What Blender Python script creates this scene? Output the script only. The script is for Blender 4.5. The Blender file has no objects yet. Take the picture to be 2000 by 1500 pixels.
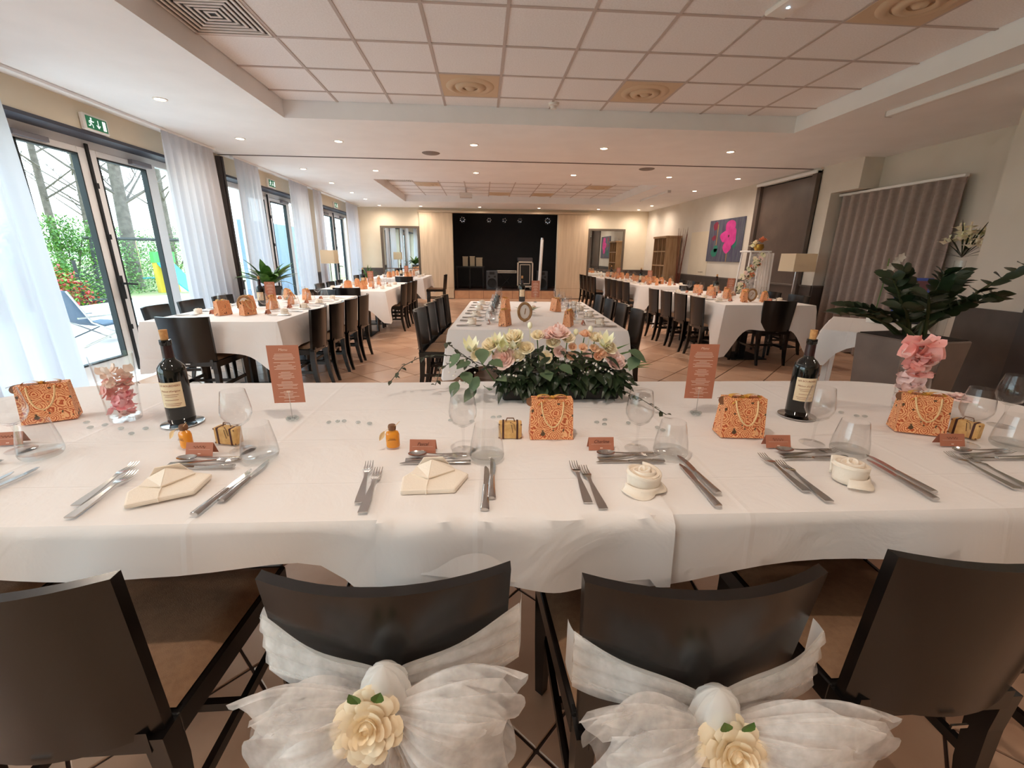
import bpy, bmesh, math, random
from mathutils import Vector, Matrix
R = math.radians
random.seed(11)
sc = bpy.context.scene
col = sc.collection

# ------------------------------------------------------------------ camera
def set_camera():
    f, pitch, yaw, roll, H = 844.8, .28995, .06874, .01051, 1.31
    right = Vector((math.cos(yaw), -math.sin(yaw), 0))
    fwd = Vector((math.sin(yaw), math.cos(yaw), 0))
    up = Vector((0, 0, 1))
    f2 = fwd*math.cos(pitch) - up*math.sin(pitch)
    d2 = -(up*math.cos(pitch) + fwd*math.sin(pitch))
    r3 = right*math.cos(roll) - d2*math.sin(roll)
    d3 = right*math.sin(roll) + d2*math.cos(roll)
    cam = bpy.data.cameras.new('camera')
    cam.sensor_width = 36.0
    cam.lens = f/2000*36.0
    cam.clip_start = .02
    o = bpy.data.objects.new('camera', cam)
    m = Matrix((r3, -d3, -f2)).transposed().to_4x4()
    m.translation = Vector((0, 0, H))
    o.matrix_world = m
    col.objects.link(o)
    sc.camera = o
set_camera()

# ------------------------------------------------------------------ world, exposure
SKY = 3.4
LAMP = 26.0
def s2l(c):
    out = []
    for v in c[:3]:
        v = v/255.0
        out.append(v/12.92 if v <= .04045 else ((v+.055)/1.055)**2.4)
    return (out[0], out[1], out[2], 1.0)

def set_world():
    w = bpy.data.worlds.new('overcast_sky')
    sc.world = w
    w.use_nodes = True
    nt = w.node_tree
    bg = nt.nodes['Background']
    tc = nt.nodes.new('ShaderNodeTexCoord')
    sep = nt.nodes.new('ShaderNodeSeparateXYZ')
    ramp = nt.nodes.new('ShaderNodeValToRGB')
    ramp.color_ramp.elements[0].position = 0.0
    ramp.color_ramp.elements[0].color = (.80, .93, 1.0, 1)
    ramp.color_ramp.elements[1].position = .7
    ramp.color_ramp.elements[1].color = (.56, .80, 1.0, 1)
    nt.links.new(tc.outputs['Generated'], sep.inputs[0])
    nt.links.new(sep.outputs[2], ramp.inputs[0])
    nt.links.new(ramp.outputs[0], bg.inputs[0])
    bg.inputs[1].default_value = SKY
set_world()
sc.cycles.diffuse_bounces = 7
sc.view_settings.view_transform = 'Standard'
sc.view_settings.look = 'None'
sc.view_settings.gamma = 1.0
sc.view_settings.exposure = 0.92
sc.view_settings.use_curve_mapping = False

# ------------------------------------------------------------------ mesh helpers
class MB:
    def __init__(s):
        s.v = []; s.f = []; s.mi = []; s.cur = 0
    def add(s, vs, fs):
        b = len(s.v)
        s.v += [tuple(p) for p in vs]
        for f in fs:
            s.f.append(tuple(i+b for i in f)); s.mi.append(s.cur)
        return b
    def box(s, x0, x1, y0, y1, z0, z1):
        return s.add([(x0,y0,z0),(x1,y0,z0),(x1,y1,z0),(x0,y1,z0),(x0,y0,z1),(x1,y0,z1),(x1,y1,z1),(x0,y1,z1)],
                     [(0,3,2,1),(4,5,6,7),(0,1,5,4),(1,2,6,5),(2,3,7,6),(3,0,4,7)])
    def obox(s, c, size, m=None):
        b = len(s.v)
        x, y, z = size[0]/2, size[1]/2, size[2]/2
        s.box(-x, x, -y, y, -z, z)
        mm = Matrix.Translation(c) @ (m.to_4x4() if m else Matrix())
        s.xf(mm, b)
    def xf(s, m, start=0):
        for i in range(start, len(s.v)):
            s.v[i] = tuple(m @ Vector(s.v[i]))
    def cyl(s, p0, p1, r0, r1=None, n=10, caps=True):
        s.tube([p0, p1], [r0, r0 if r1 is None else r1], n, caps)
    def tube(s, pts, r, n=6, caps=True, flat=1.0):
        pts = [Vector(p) for p in pts]
        if not isinstance(r, (list, tuple)): r = [r]*len(pts)
        k = len(pts); b = len(s.v); vs = []; fs = []
        t0 = (pts[1]-pts[0]).normalized()
        ref = Vector((0,0,1)) if abs(t0.z) < .9 else Vector((1,0,0))
        u = t0.cross(ref).normalized()
        for i, p in enumerate(pts):
            if i == 0: t = pts[1]-pts[0]
            elif i == k-1: t = pts[-1]-pts[-2]
            else: t = pts[i+1]-pts[i-1]
            t = t.normalized() if t.length > 1e-9 else t0
            u = (u - t*u.dot(t))
            u = u.normalized() if u.length > 1e-6 else t.orthogonal().normalized()
            w = t.cross(u)
            for j in range(n):
                a = 2*math.pi*j/n
                vs.append(p + u*(math.cos(a)*r[i]) + w*(math.sin(a)*r[i]*flat))
        for i in range(k-1):
            for j in range(n):
                j2 = (j+1) % n
                fs.append((i*n+j, i*n+j2, (i+1)*n+j2, (i+1)*n+j))
        if caps:
            fs.append(tuple(range(n-1, -1, -1))); fs.append(tuple((k-1)*n+j for j in range(n)))
        s.add(vs, fs)
    def lathe(s, prof, n=20, c=(0,0,0), capb=False, capt=False):
        vs = []; fs = []
        for (r, z) in prof:
            for j in range(n):
                a = 2*math.pi*j/n
                vs.append((c[0]+r*math.cos(a), c[1]+r*math.sin(a), c[2]+z))
        for i in range(len(prof)-1):
            for j in range(n):
                j2 = (j+1) % n
                fs.append((i*n+j, i*n+j2, (i+1)*n+j2, (i+1)*n+j))
        if capb: fs.append(tuple(range(n-1, -1, -1)))
        if capt: fs.append(tuple((len(prof)-1)*n+j for j in range(n)))
        s.add(vs, fs)
    def grid(s, fn, nu, nv, closeu=False):
        vs = []; fs = []
        cu = nu if closeu else nu+1
        for j in range(nv+1):
            for i in range(cu):
                vs.append(fn(i/nu, j/nv))
        for j in range(nv):
            for i in range(nu):
                i2 = (i+1) % cu if closeu else i+1
                fs.append((j*cu+i, j*cu+i2, (j+1)*cu+i2, (j+1)*cu+i))
        s.add(vs, fs)
    def ball(s, c, r, sc_=(1,1,1), n=10, m=6):
        def fn(u, v):
            a = 2*math.pi*u; b = math.pi*(v-.5)
            return (c[0]+r*sc_[0]*math.cos(b)*math.cos(a), c[1]+r*sc_[1]*math.cos(b)*math.sin(a), c[2]+r*sc_[2]*math.sin(b))
        s.grid(fn, n, m, True)
    def prism(s, poly, z0, z1):
        n = len(poly)
        vs = [(p[0], p[1], z0) for p in poly] + [(p[0], p[1], z1) for p in poly]
        fs = [tuple(range(n-1, -1, -1)), tuple(range(n, 2*n))] + [(i, (i+1) % n, n+(i+1) % n, n+i) for i in range(n)]
        s.add(vs, fs)
    def leaf(s, base, d, up, L, W, droop=.3, n=4, fold=.25, tip=1.0, widest=.45):
        base = Vector(base); d = Vector(d).normalized(); up = Vector(up)
        side = d.cross(up)
        side = side.normalized() if side.length > 1e-5 else d.orthogonal().normalized()
        nrm = side.cross(d).normalized()
        vs = []; fs = []
        for i in range(n+1):
            t = i/n
            c = base + d*(L*t*(1-.25*droop*t)) - Vector((0,0,1))*(droop*L*t*t)
            w = W*.5*math.sin(math.pi*min(1, (t**(math.log(.5)/math.log(widest)))*tip*.97+.02))
            if i == 0: w = max(w, W*.08)
            vs += [c - side*w + nrm*(w*fold), c, c + side*w + nrm*(w*fold)]
        for i in range(n):
            a = 3*i
            fs += [(a, a+1, a+4, a+3), (a+1, a+2, a+5, a+4)]
        s.add(vs, fs)
    def build(s, name, mats, parent=None, smooth=False, bevel=0, segs=1, solid=0, weld=False):
        me = bpy.data.meshes.new(name)
        me.from_pydata(s.v, [], s.f)
        if not isinstance(mats, (list, tuple)): mats = [mats]
        for m in mats: me.materials.append(m)
        if len(mats) > 1: me.polygons.foreach_set('material_index', s.mi)
        if bevel or weld:
            bm = bmesh.new(); bm.from_mesh(me)
            if weld: bmesh.ops.remove_doubles(bm, verts=bm.verts, dist=1e-5)
            if bevel:
                ed = [e for e in bm.edges if len(e.link_faces) == 2 and e.calc_face_angle(0) > .5]
                bmesh.ops.bevel(bm, geom=ed, offset=bevel, segments=segs, profile=.6, affect='EDGES', clamp_overlap=True)
            bm.to_mesh(me); bm.free()
        if smooth:
            me.polygons.foreach_set('use_smooth', [True]*len(me.polygons))
            me.set_sharp_from_angle(angle=R(smooth if smooth > 1 else 40))
        me.update()
        o = bpy.data.objects.new(name, me)
        col.objects.link(o)
        if parent: o.parent = parent
        if solid:
            md = o.modifiers.new('thickness', 'SOLIDIFY'); md.thickness = solid; md.offset = 0
        return o

def tag(o, label=None, cat=None, group=None, kind=None):
    if label: o['label'] = label
    if cat: o['category'] = cat
    if group: o['group'] = group
    if kind: o['kind'] = kind
    return o
def thing(name, label, cat, loc=(0,0,0), rz=0, group=None):
    o = bpy.data.objects.new(name, None)
    o.empty_display_size = .05
    col.objects.link(o)
    o.location = loc; o.rotation_euler = (0, 0, rz)
    return tag(o, label, cat, group)
def dup(o, loc=None, rz=None, label=None, group=None, parent=None, scale=None):
    c = o.copy(); col.objects.link(c)
    if parent is not None: c.parent = parent
    if loc is not None: c.location = loc
    if rz is not None: c.rotation_euler = (0, 0, rz)
    if scale is not None: c.scale = (scale,)*3 if not isinstance(scale, tuple) else scale
    if label: c['label'] = label
    if group: c['group'] = group
    for ch in list(o.children):
        if ch is not c: dup(ch, parent=c)
    return c
class Proto:
    """places the source the first time, copies of it afterwards"""
    def __init__(s, make): s.make = make; s.o = None
    def put(s, loc, rz=0, label=None, group=None, scale=None):
        if s.o is None:
            s.o = s.make(); o = s.o
            o.location = loc; o.rotation_euler = (0, 0, rz)
            if scale is not None: o.scale = (scale,)*3 if not isinstance(scale, tuple) else scale
            if label: o['label'] = label
            if group: o['group'] = group
            return o
        o = dup(s.o, loc, rz, label, group)
        o.scale = (1,1,1) if scale is None else ((scale,)*3 if not isinstance(scale, tuple) else scale)
        if group is None and 'group' in o and s.o.get('group') and label: pass
        return o

# ------------------------------------------------------------------ materials
MATS = {}
def mat(name, c, rough=.6, metal=0, c2=None, nscale=8, bump=0, bscale=60, spec=.5, stretch=None, coat=0, detail=3, trans=0, sheen=0, mixlo=.35, mixhi=.65):
    if name in MATS: return MATS[name]
    m = bpy.data.materials.new(name); m.use_nodes = True
    nt = m.node_tree; p = nt.nodes['Principled BSDF']
    p.inputs['Base Color'].default_value = s2l(c)
    p.inputs['Roughness'].default_value = rough
    p.inputs['Metallic'].default_value = metal
    p.inputs['Specular IOR Level'].default_value = spec
    if coat: p.inputs['Coat Weight'].default_value = coat; p.inputs['Coat Roughness'].default_value = .15
    if trans: p.inputs['Transmission Weight'].default_value = trans
    if sheen: p.inputs['Sheen Weight'].default_value = sheen
    tc = nt.nodes.new('ShaderNodeTexCoord'); mp = nt.nodes.new('ShaderNodeMapping')
    nt.links.new(tc.outputs['Object'], mp.inputs[0])
    if stretch: mp.inputs['Scale'].default_value = stretch
    if c2:
        n = nt.nodes.new('ShaderNodeTexNoise'); n.inputs['Scale'].default_value = nscale; n.inputs['Detail'].default_value = detail
        nt.links.new(mp.outputs[0], n.inputs['Vector'])
        r = nt.nodes.new('ShaderNodeValToRGB')
        r.color_ramp.elements[0].position = mixlo; r.color_ramp.elements[1].position = mixhi
        r.color_ramp.elements[0].color = s2l(c); r.color_ramp.elements[1].color = s2l(c2)
        nt.links.new(n.outputs['Fac'], r.inputs[0]); nt.links.new(r.outputs[0], p.inputs['Base Color'])
    if bump:
        n = nt.nodes.new('ShaderNodeTexNoise'); n.inputs['Scale'].default_value = bscale; n.inputs['Detail'].default_value = 3
        nt.links.new(mp.outputs[0], n.inputs['Vector'])
        b = nt.nodes.new('ShaderNodeBump'); b.inputs['Strength'].default_value = bump; b.inputs['Distance'].default_value = .01
        nt.links.new(n.outputs['Fac'], b.inputs['Height']); nt.links.new(b.outputs[0], p.inputs['Normal'])
    MATS[name] = m
    return m
def emit(name, c, strength):
    m = bpy.data.materials.new(name); m.use_nodes = True
    nt = m.node_tree; p = nt.nodes['Principled BSDF']
    p.inputs['Base Color'].default_value = s2l(c)
    p.inputs['Emission Color'].default_value = s2l(c); p.inputs['Emission Strength'].default_value = strength
    MATS[name] = m
    return m
def thin_glass(name, tint, ior=1.45, rough=.02, extra=0.0):
    m = bpy.data.materials.new(name); m.use_nodes = True
    nt = m.node_tree; nt.nodes.remove(nt.nodes['Principled BSDF'])
    out = nt.nodes['Material Output']
    t = nt.nodes.new('ShaderNodeBsdfTransparent'); t.inputs[0].default_value = tint
    g = nt.nodes.new('ShaderNodeBsdfGlossy'); g.inputs['Roughness'].default_value = rough
    f0 = ((ior-1)/(ior+1))**2 + extra
    lw = nt.nodes.new('ShaderNodeLayerWeight'); lw.inputs[0].default_value = .5
    pw = nt.nodes.new('ShaderNodeMath'); pw.operation = 'POWER'; pw.inputs[1].default_value = 5.0
    nt.links.new(lw.outputs['Facing'], pw.inputs[0])
    ma = nt.nodes.new('ShaderNodeMath'); ma.operation = 'MULTIPLY_ADD'; ma.inputs[1].default_value = 1-f0; ma.inputs[2].default_value = f0
    nt.links.new(pw.outputs[0], ma.inputs[0])
    mx = nt.nodes.new('ShaderNodeMixShader'); nt.links.new(ma.outputs[0], mx.inputs[0])
    nt.links.new(t.outputs[0], mx.inputs[1]); nt.links.new(g.outputs[0], mx.inputs[2])
    nt.links.new(mx.outputs[0], out.inputs[0])
    MATS[name] = m
    return m
def sheer(name, c, transp, transl=.5, bscale=0, tex=None):
    m = bpy.data.materials.new(name); m.use_nodes = True
    nt = m.node_tree; nt.nodes.remove(nt.nodes['Principled BSDF'])
    out = nt.nodes['Material Output']
    d = nt.nodes.new('ShaderNodeBsdfDiffuse'); d.inputs[0].default_value = s2l(c)
    tl = nt.nodes.new('ShaderNodeBsdfTranslucent'); tl.inputs[0].default_value = s2l(c)
    a = nt.nodes.new('ShaderNodeMixShader'); a.inputs[0].default_value = transl
    nt.links.new(d.outputs[0], a.inputs[1]); nt.links.new(tl.outputs[0], a.inputs[2])
    t = nt.nodes.new('ShaderNodeBsdfTransparent')
    b = nt.nodes.new('ShaderNodeMixShader'); b.inputs[0].default_value = 1-transp
    nt.links.new(t.outputs[0], b.inputs[1]); nt.links.new(a.outputs[0], b.inputs[2])
    if tex:
        tc = nt.nodes.new('ShaderNodeTexCoord')
        n = nt.nodes.new('ShaderNodeTexNoise'); n.inputs['Scale'].default_value = tex; n.inputs['Detail'].default_value = 4
        mr = nt.nodes.new('ShaderNodeMapRange'); mr.inputs[1].default_value = .3; mr.inputs[2].default_value = .7
        mr.inputs[3].default_value = max(0, 1-transp-.2); mr.inputs[4].default_value = min(1, 1-transp+.2)
        nt.links.new(tc.outputs['Object'], n.inputs['Vector']); nt.links.new(n.outputs['Fac'], mr.inputs[0])
        nt.links.new(mr.outputs[0], b.inputs[0])
    nt.links.new(b.outputs[0], out.inputs[0])
    MATS[name] = m
    return m

WHITE = mat('painted_ceiling', (240,239,239), .8, c2=(236,235,235), nscale=3)
CREAM = mat('cream_wall_paint', (222,210,188), .8, c2=(216,203,180), nscale=2)
GREYWALL = mat('pale_grey_wall_paint', (214,206,194), .8, c2=(208,199,187), nscale=2)
DADO = mat('dark_taupe_dado', (82,72,66), .55, c2=(74,64,59), nscale=6)
DADOR = mat('dado_rail', (98,87,80), .5)
CEILT = mat('mineral_ceiling_tile', (240,237,237), .9, c2=(232,228,227), nscale=90, bump=.15, bscale=300)
TBAR = mat('ceiling_grid_metal', (190,176,170), .6)
WFRAME = mat('white_window_frame', (232,230,228), .4)
DARKMET = mat('dark_blue_grey_metal', (52,54,66), .5)
SEAL = mat('dark_rubber_seal', (26,34,36), .6)
BLACK = mat('matte_black', (18,17,17), .7)
STAGEB = mat('stage_black_wall', (34,29,28), .75, c2=(28,24,24), nscale=4)
PANELW = mat('bleached_wood_panel', (214,192,164), .5, c2=(201,178,150), nscale=3, stretch=(6,6,.5), detail=5)
WENGE = mat('wenge_lacquer', (15,11,10), .24, c2=(11,8,8), nscale=5, stretch=(8,8,.8), spec=.6)
SEATF = mat('tan_seat_fabric', (146,112,84), .85, c2=(134,102,76), nscale=60, bump=.2, bscale=400)
STEEL = mat('polished_steel', (200,198,196), .16, metal=1)
CHROME = mat('chrome', (210,210,212), .08, metal=1)
PAPER = mat('terracotta_card', (178,112,86), .7)
PRINT = mat('pale_print', (226,196,178), .7)
INK = mat('dark_ink', (70,40,32), .7)
WPAPER = mat('white_paper', (228,222,214), .7)
GLASS = thin_glass('drinking_glass', (.985,.985,.985,1), 1.3, .03, .018)
PANE = thin_glass('window_glass', (.93,.96,.95,1), 1.35, .0)
GREENL = mat('leaf_green', (88,130,54), .45, c2=(60,100,40), nscale=14)
DARKL = mat('dark_leaf_green', (38,54,30), .4, c2=(28,44,24), nscale=20)
CORK = mat('cork', (206,158,104), .9, c2=(186,134,84), nscale=120)
WOODL = mat('light_oak', (176,142,106), .55, c2=(150,116,82), nscale=4, stretch=(5,5,.6), detail=5)
TERRA = mat('orange_flower_petal', (222,142,104), .6)
LAMPG = emit('downlight_lens', (255,226,190), 14)
# ================================================================== THE ROOM
XL, XR, YB, YF, ZC = -3.63, 5.05, -3.2, 13.65, 2.6
def structure(o): o['kind'] = 'structure'; return o

def tile_material():
    m = bpy.data.materials.new('terracotta_beige_floor_tile'); m.use_nodes = True
    nt = m.node_tree; p = nt.nodes['Principled BSDF']
    g = nt.nodes.new('ShaderNodeNewGeometry')
    mp = nt.nodes.new('ShaderNodeMapping'); mp.vector_type = 'POINT'
    mp.inputs['Rotation'].default_value = (0, 0, R(45)); s = math.sqrt(2)/STEP
    nt.links.new(g.outputs['Position'], mp.inputs[0])
    sc1 = nt.nodes.new('ShaderNodeVectorMath'); sc1.operation = 'MULTIPLY'; sc1.inputs[1].default_value = (s, s, 0)
    nt.links.new(mp.outputs[0], sc1.inputs[0])
    ad = nt.nodes.new('ShaderNodeVectorMath'); ad.operation = 'ADD'; ad.inputs[1].default_value = TILEOFF
    nt.links.new(sc1.outputs[0], ad.inputs[0])
    fl = nt.nodes.new('ShaderNodeVectorMath'); fl.operation = 'FLOOR'
    nt.links.new(ad.outputs[0], fl.inputs[0])
    wn = nt.nodes.new('ShaderNodeTexWhiteNoise'); nt.links.new(fl.outputs[0], wn.inputs['Vector'])
    n = nt.nodes.new('ShaderNodeTexNoise'); n.inputs['Scale'].default_value = 3.5; n.inputs['Detail'].default_value = 4
    nt.links.new(g.outputs['Position'], n.inputs['Vector'])
    mx = nt.nodes.new('ShaderNodeMath'); mx.operation = 'MULTIPLY_ADD'; mx.inputs[1].default_value = .45
    nt.links.new(wn.outputs['Value'], mx.inputs[0]); nt.links.new(n.outputs['Fac'], mx.inputs[2])
    r = nt.nodes.new('ShaderNodeValToRGB')
    r.color_ramp.elements[0].position = .35; r.color_ramp.elements[0].color = s2l((186,144,116))
    r.color_ramp.elements[1].position = 1.0; r.color_ramp.elements[1].color = s2l((218,180,152))
    nt.links.new(mx.outputs[0], r.inputs[0]); nt.links.new(r.outputs[0], p.inputs['Base Color'])
    p.inputs['Roughness'].default_value = .3
    n2 = nt.nodes.new('ShaderNodeTexNoise'); n2.inputs['Scale'].default_value = 25
    nt.links.new(g.outputs['Position'], n2.inputs['Vector'])
    b = nt.nodes.new('ShaderNodeBump'); b.inputs['Strength'].default_value = .08; b.inputs['Distance'].default_value = .01
    nt.links.new(n2.outputs['Fac'], b.inputs['Height']); nt.links.new(b.outputs[0], p.inputs['Normal'])
    return m

P_, Q_, STEP = 3.40, -1.92, .604            # x+y = P_+k*STEP ; x-y = Q_+k*STEP
TILEOFF = (-Q_/STEP, -P_/STEP, 0)
def clip_poly(poly, a, b, c):                 # keep a*x+b*y<=c
    out = []
    for i in range(len(poly)):
        p, q = poly[i], poly[(i+1) % len(poly)]
        dp, dq = a*p[0]+b*p[1]-c, a*q[0]+b*q[1]-c
        if dp <= 0: out.append(p)
        if dp*dq < 0:
            t = dp/(dp-dq); out.append((p[0]+(q[0]-p[0])*t, p[1]+(q[1]-p[1])*t))
    return out
def make_floor():
    FT = tile_material()
    grout = mat('dark_grout', (74,54,44), .9)
    mb = MB(); mb.box(XL, 5.45, YB, YF, -.12, -.006)
    fl = structure(mb.build('floor', grout))
    x0, x1, y0, y1 = XL+.002, 5.44, YB+.002, YF-.002
    tiles = []
    for i in range(-40, 60):
        for j in range(-60, 40):
            p = P_+(i+.5)*STEP; q = Q_+(j+.5)*STEP
            cx, cy = (p+q)/2, (p-q)/2
            if cx < x0-.3 or cx > x1+.3 or cy < y0-.3 or cy > y1+.3: continue
            h = STEP/2-.0065
            poly = [(cx-h, cy), (cx, cy-h), (cx+h, cy), (cx, cy+h)]
            full = all(x0 <= a <= x1 and y0 <= b <= y1 for a, b in poly)
            if not full:
                for (a, b, c) in ((1,0,x1), (-1,0,-x0), (0,1,y1), (0,-1,-y0)):
                    if poly: poly = clip_poly(poly, a, b, c)
                if len(poly) < 3: continue
            # in view and not under the head table's cloth
            d = math.hypot(cx, cy)
            vis = cy > .45 and abs(math.atan2(cx, cy)-.069) < R(51) and not (1.15 < cy < 1.75 and abs(cx) < 2)
            tiles.append((0 if vis else 1, d, cx, cy, poly, full))
    tiles.sort(key=lambda t: (t[0], t[1]))
    shared = None
    rest = MB()
    for k, (nv, d, cx, cy, poly, full) in enumerate(tiles):
        if k < 300:
            if full and shared is not None:
                o = bpy.data.objects.new('floor_tile', shared); col.objects.link(o); o.parent = fl; o.location = (cx, cy, 0)
            else:
                mb = MB(); mb.prism([(a-cx, b-cy) for a, b in poly], -.012, 0)
                o = mb.build('floor_tile', FT, fl, bevel=.0025); o.location = (cx, cy, 0)
                if full: shared = o.data
        else: rest.prism(poly, -.012, 0)
    o = rest.build('floor_tiles_distant', FT, fl); o['kind'] = 'stuff'
    return fl
FLOOR = make_floor()

# ---- ceiling with two coffers of mineral tiles
RX0, RX1 = -1.96, 3.37
COFF = [(1.66, 5.04), (8.72, 12.10)]
ZT = 2.755
def make_ceiling():
    mb = MB()
    X1 = 5.40
    mb.box(XL, RX0, YB, YF, ZC, ZC+.3)
    mb.box(RX1, X1, YB, YF, ZC, ZC+.3)
    mb.box(RX0, RX1, YB, COFF[0][0], ZC, ZC+.3)
    mb.box(RX0, RX1, COFF[0][1], COFF[1][0], ZC, ZC+.3)
    mb.box(RX0, RX1, COFF[1][1], YF, ZC, ZC+.3)
    mb.box(RX0, RX1, COFF[0][0], COFF[0][1], ZT+.03, ZC+.3)
    mb.box(RX0, RX1, COFF[1][0], COFF[1][1], ZT+.03, ZC+.3)
    ce = structure(mb.build('ceiling', WHITE))
    n = 10; w = (RX1-RX0)/n
    cache = {}
    skip = {0: {(3, 4.485), (6, 4.485), (8, 2.895), (0, 3.425)}, 1: {(1, 10.25), (4, 11.6), (6, 11.6), (8, 10.25), (0, 9.7)}}
    for ci, (y0, y1) in enumerate(COFF):
        lines = [y0]; y = 3.69 if ci == 0 else 10.52
        while y-w > y0+.05: y -= w
        while y < y1-.05: lines.append(y); y += w
        lines.append(y1)
        g = MB()
        for i in range(1, n): g.box(RX0+i*w-.011, RX0+i*w+.011, y0, y1, ZT-.004, ZT+.002)
        for y in lines[1:-1]: g.box(RX0, RX1, y-.011, y+.011, ZT-.0045, ZT+.002)
        g.build('ceiling_grid', TBAR, ce)
        for j in range(len(lines)-1):
            a, b = lines[j], lines[j+1]
            for i in range(n):
                cx, cy = RX0+(i+.5)*w, (a+b)/2
                if any(i == k and abs(cy-yy) < .27 and b-a > .4 for k, yy in skip[ci]): continue
                key = round(b-a, 3)
                if key not in cache:
                    t = MB(); t.box(-w/2+.006, w/2-.006, -(b-a)/2+.006, (b-a)/2-.006, 0, .02)
                    o = t.build('ceiling_tile', CEILT, ce, bevel=.003); cache[key] = o.data
                else:
                    o = bpy.data.objects.new('ceiling_tile', cache[key]); col.objects.link(o); o.parent = ce
                o.location = (cx, cy, ZT+.001)
    # partition track groove across the room
    t = MB(); t.box(XL, 5.0, 6.86, 6.90, ZC-.006, ZC+.001)
    t.build('partition_track', mat('track_grey', (96,84,80), .5), ce)
    return ce
CEIL = make_ceiling()
def diffuser():
    o = thing('round_air_diffuser', 'x', 'air diffuser')
    cr = mat('cream_diffuser_plate', (206,180,150), .55)
    m = MB()
    pl = MB(); pl.box(-.255, .255, -.255, .255, -.006, .004)
    pl.build('face_plate', cr, o, bevel=.002)
    for r0, zz in ((.215, -.012), (.135, -.022)):
        a = MB(); a.lathe([(r0, -.006), (r0-.008, zz), (r0-.05, zz-.012), (r0-.07, zz+.002), (r0-.06, -.002)], 28); a.build('ring', cr, o, smooth=60)
    a = MB(); a.lathe([(.001, -.034), (.035, -.03), (.05, -.012), (.05, -.004)], 20); a.build('core', cr, o, smooth=60)
    return o
PD = Proto(diffuser)
W_ = (RX1-RX0)/10
for (i, y, lab) in ((3, 4.485, 'round cream air diffuser in the tiles between the smoke detector and the square grille'), (6, 4.485, 'round cream air diffuser in the tiles between smoke detector and the lit strip'), (8, 2.895, 'large round cream air diffuser beside the small emergency lamp')):
    PD.put((RX0+(i+.5)*W_, y, ZT), 0, lab)
for (i, y) in ((1, 10.25), (4, 11.6), (6, 11.6), (8, 10.25)):
    PD.put((RX0+(i+.5)*W_, y, ZT), 0, 'round cream air diffuser in the coffer before the stage', 'air diffusers in the coffer before the stage')
def grille(): 
    o = thing('square_air_grille', 'x', 'air grille')
    w = mat('white_grille', (222,214,208), .5)
    b = MB(); b.box(-.25, .25, -.25, .25, .002, .006); b.build('dark_backing', BLACK, o)
    for k in range(7):
        r = .255-.036*k
        s = MB()
        for (x0, x1, y0, y1) in ((-r, r, -r, -r+.016), (-r, r, r-.016, r), (-r, -r+.016, -r, r), (r-.016, r, -r, r)):
            s.box(x0, x1, y0, y1, -.008+.001*k, .002)
        s.build('louvre', w, o)
    return o
PG = Proto(grille)
PG.put((RX0+.5*W_, 3.425, ZT), 0, 'square white louvred air grille in the corner beside the tall curtain')
PG.put((RX0+.5*W_, 9.7, ZT), 0, 'square white louvred air grille in the coffer before the stage')

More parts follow.
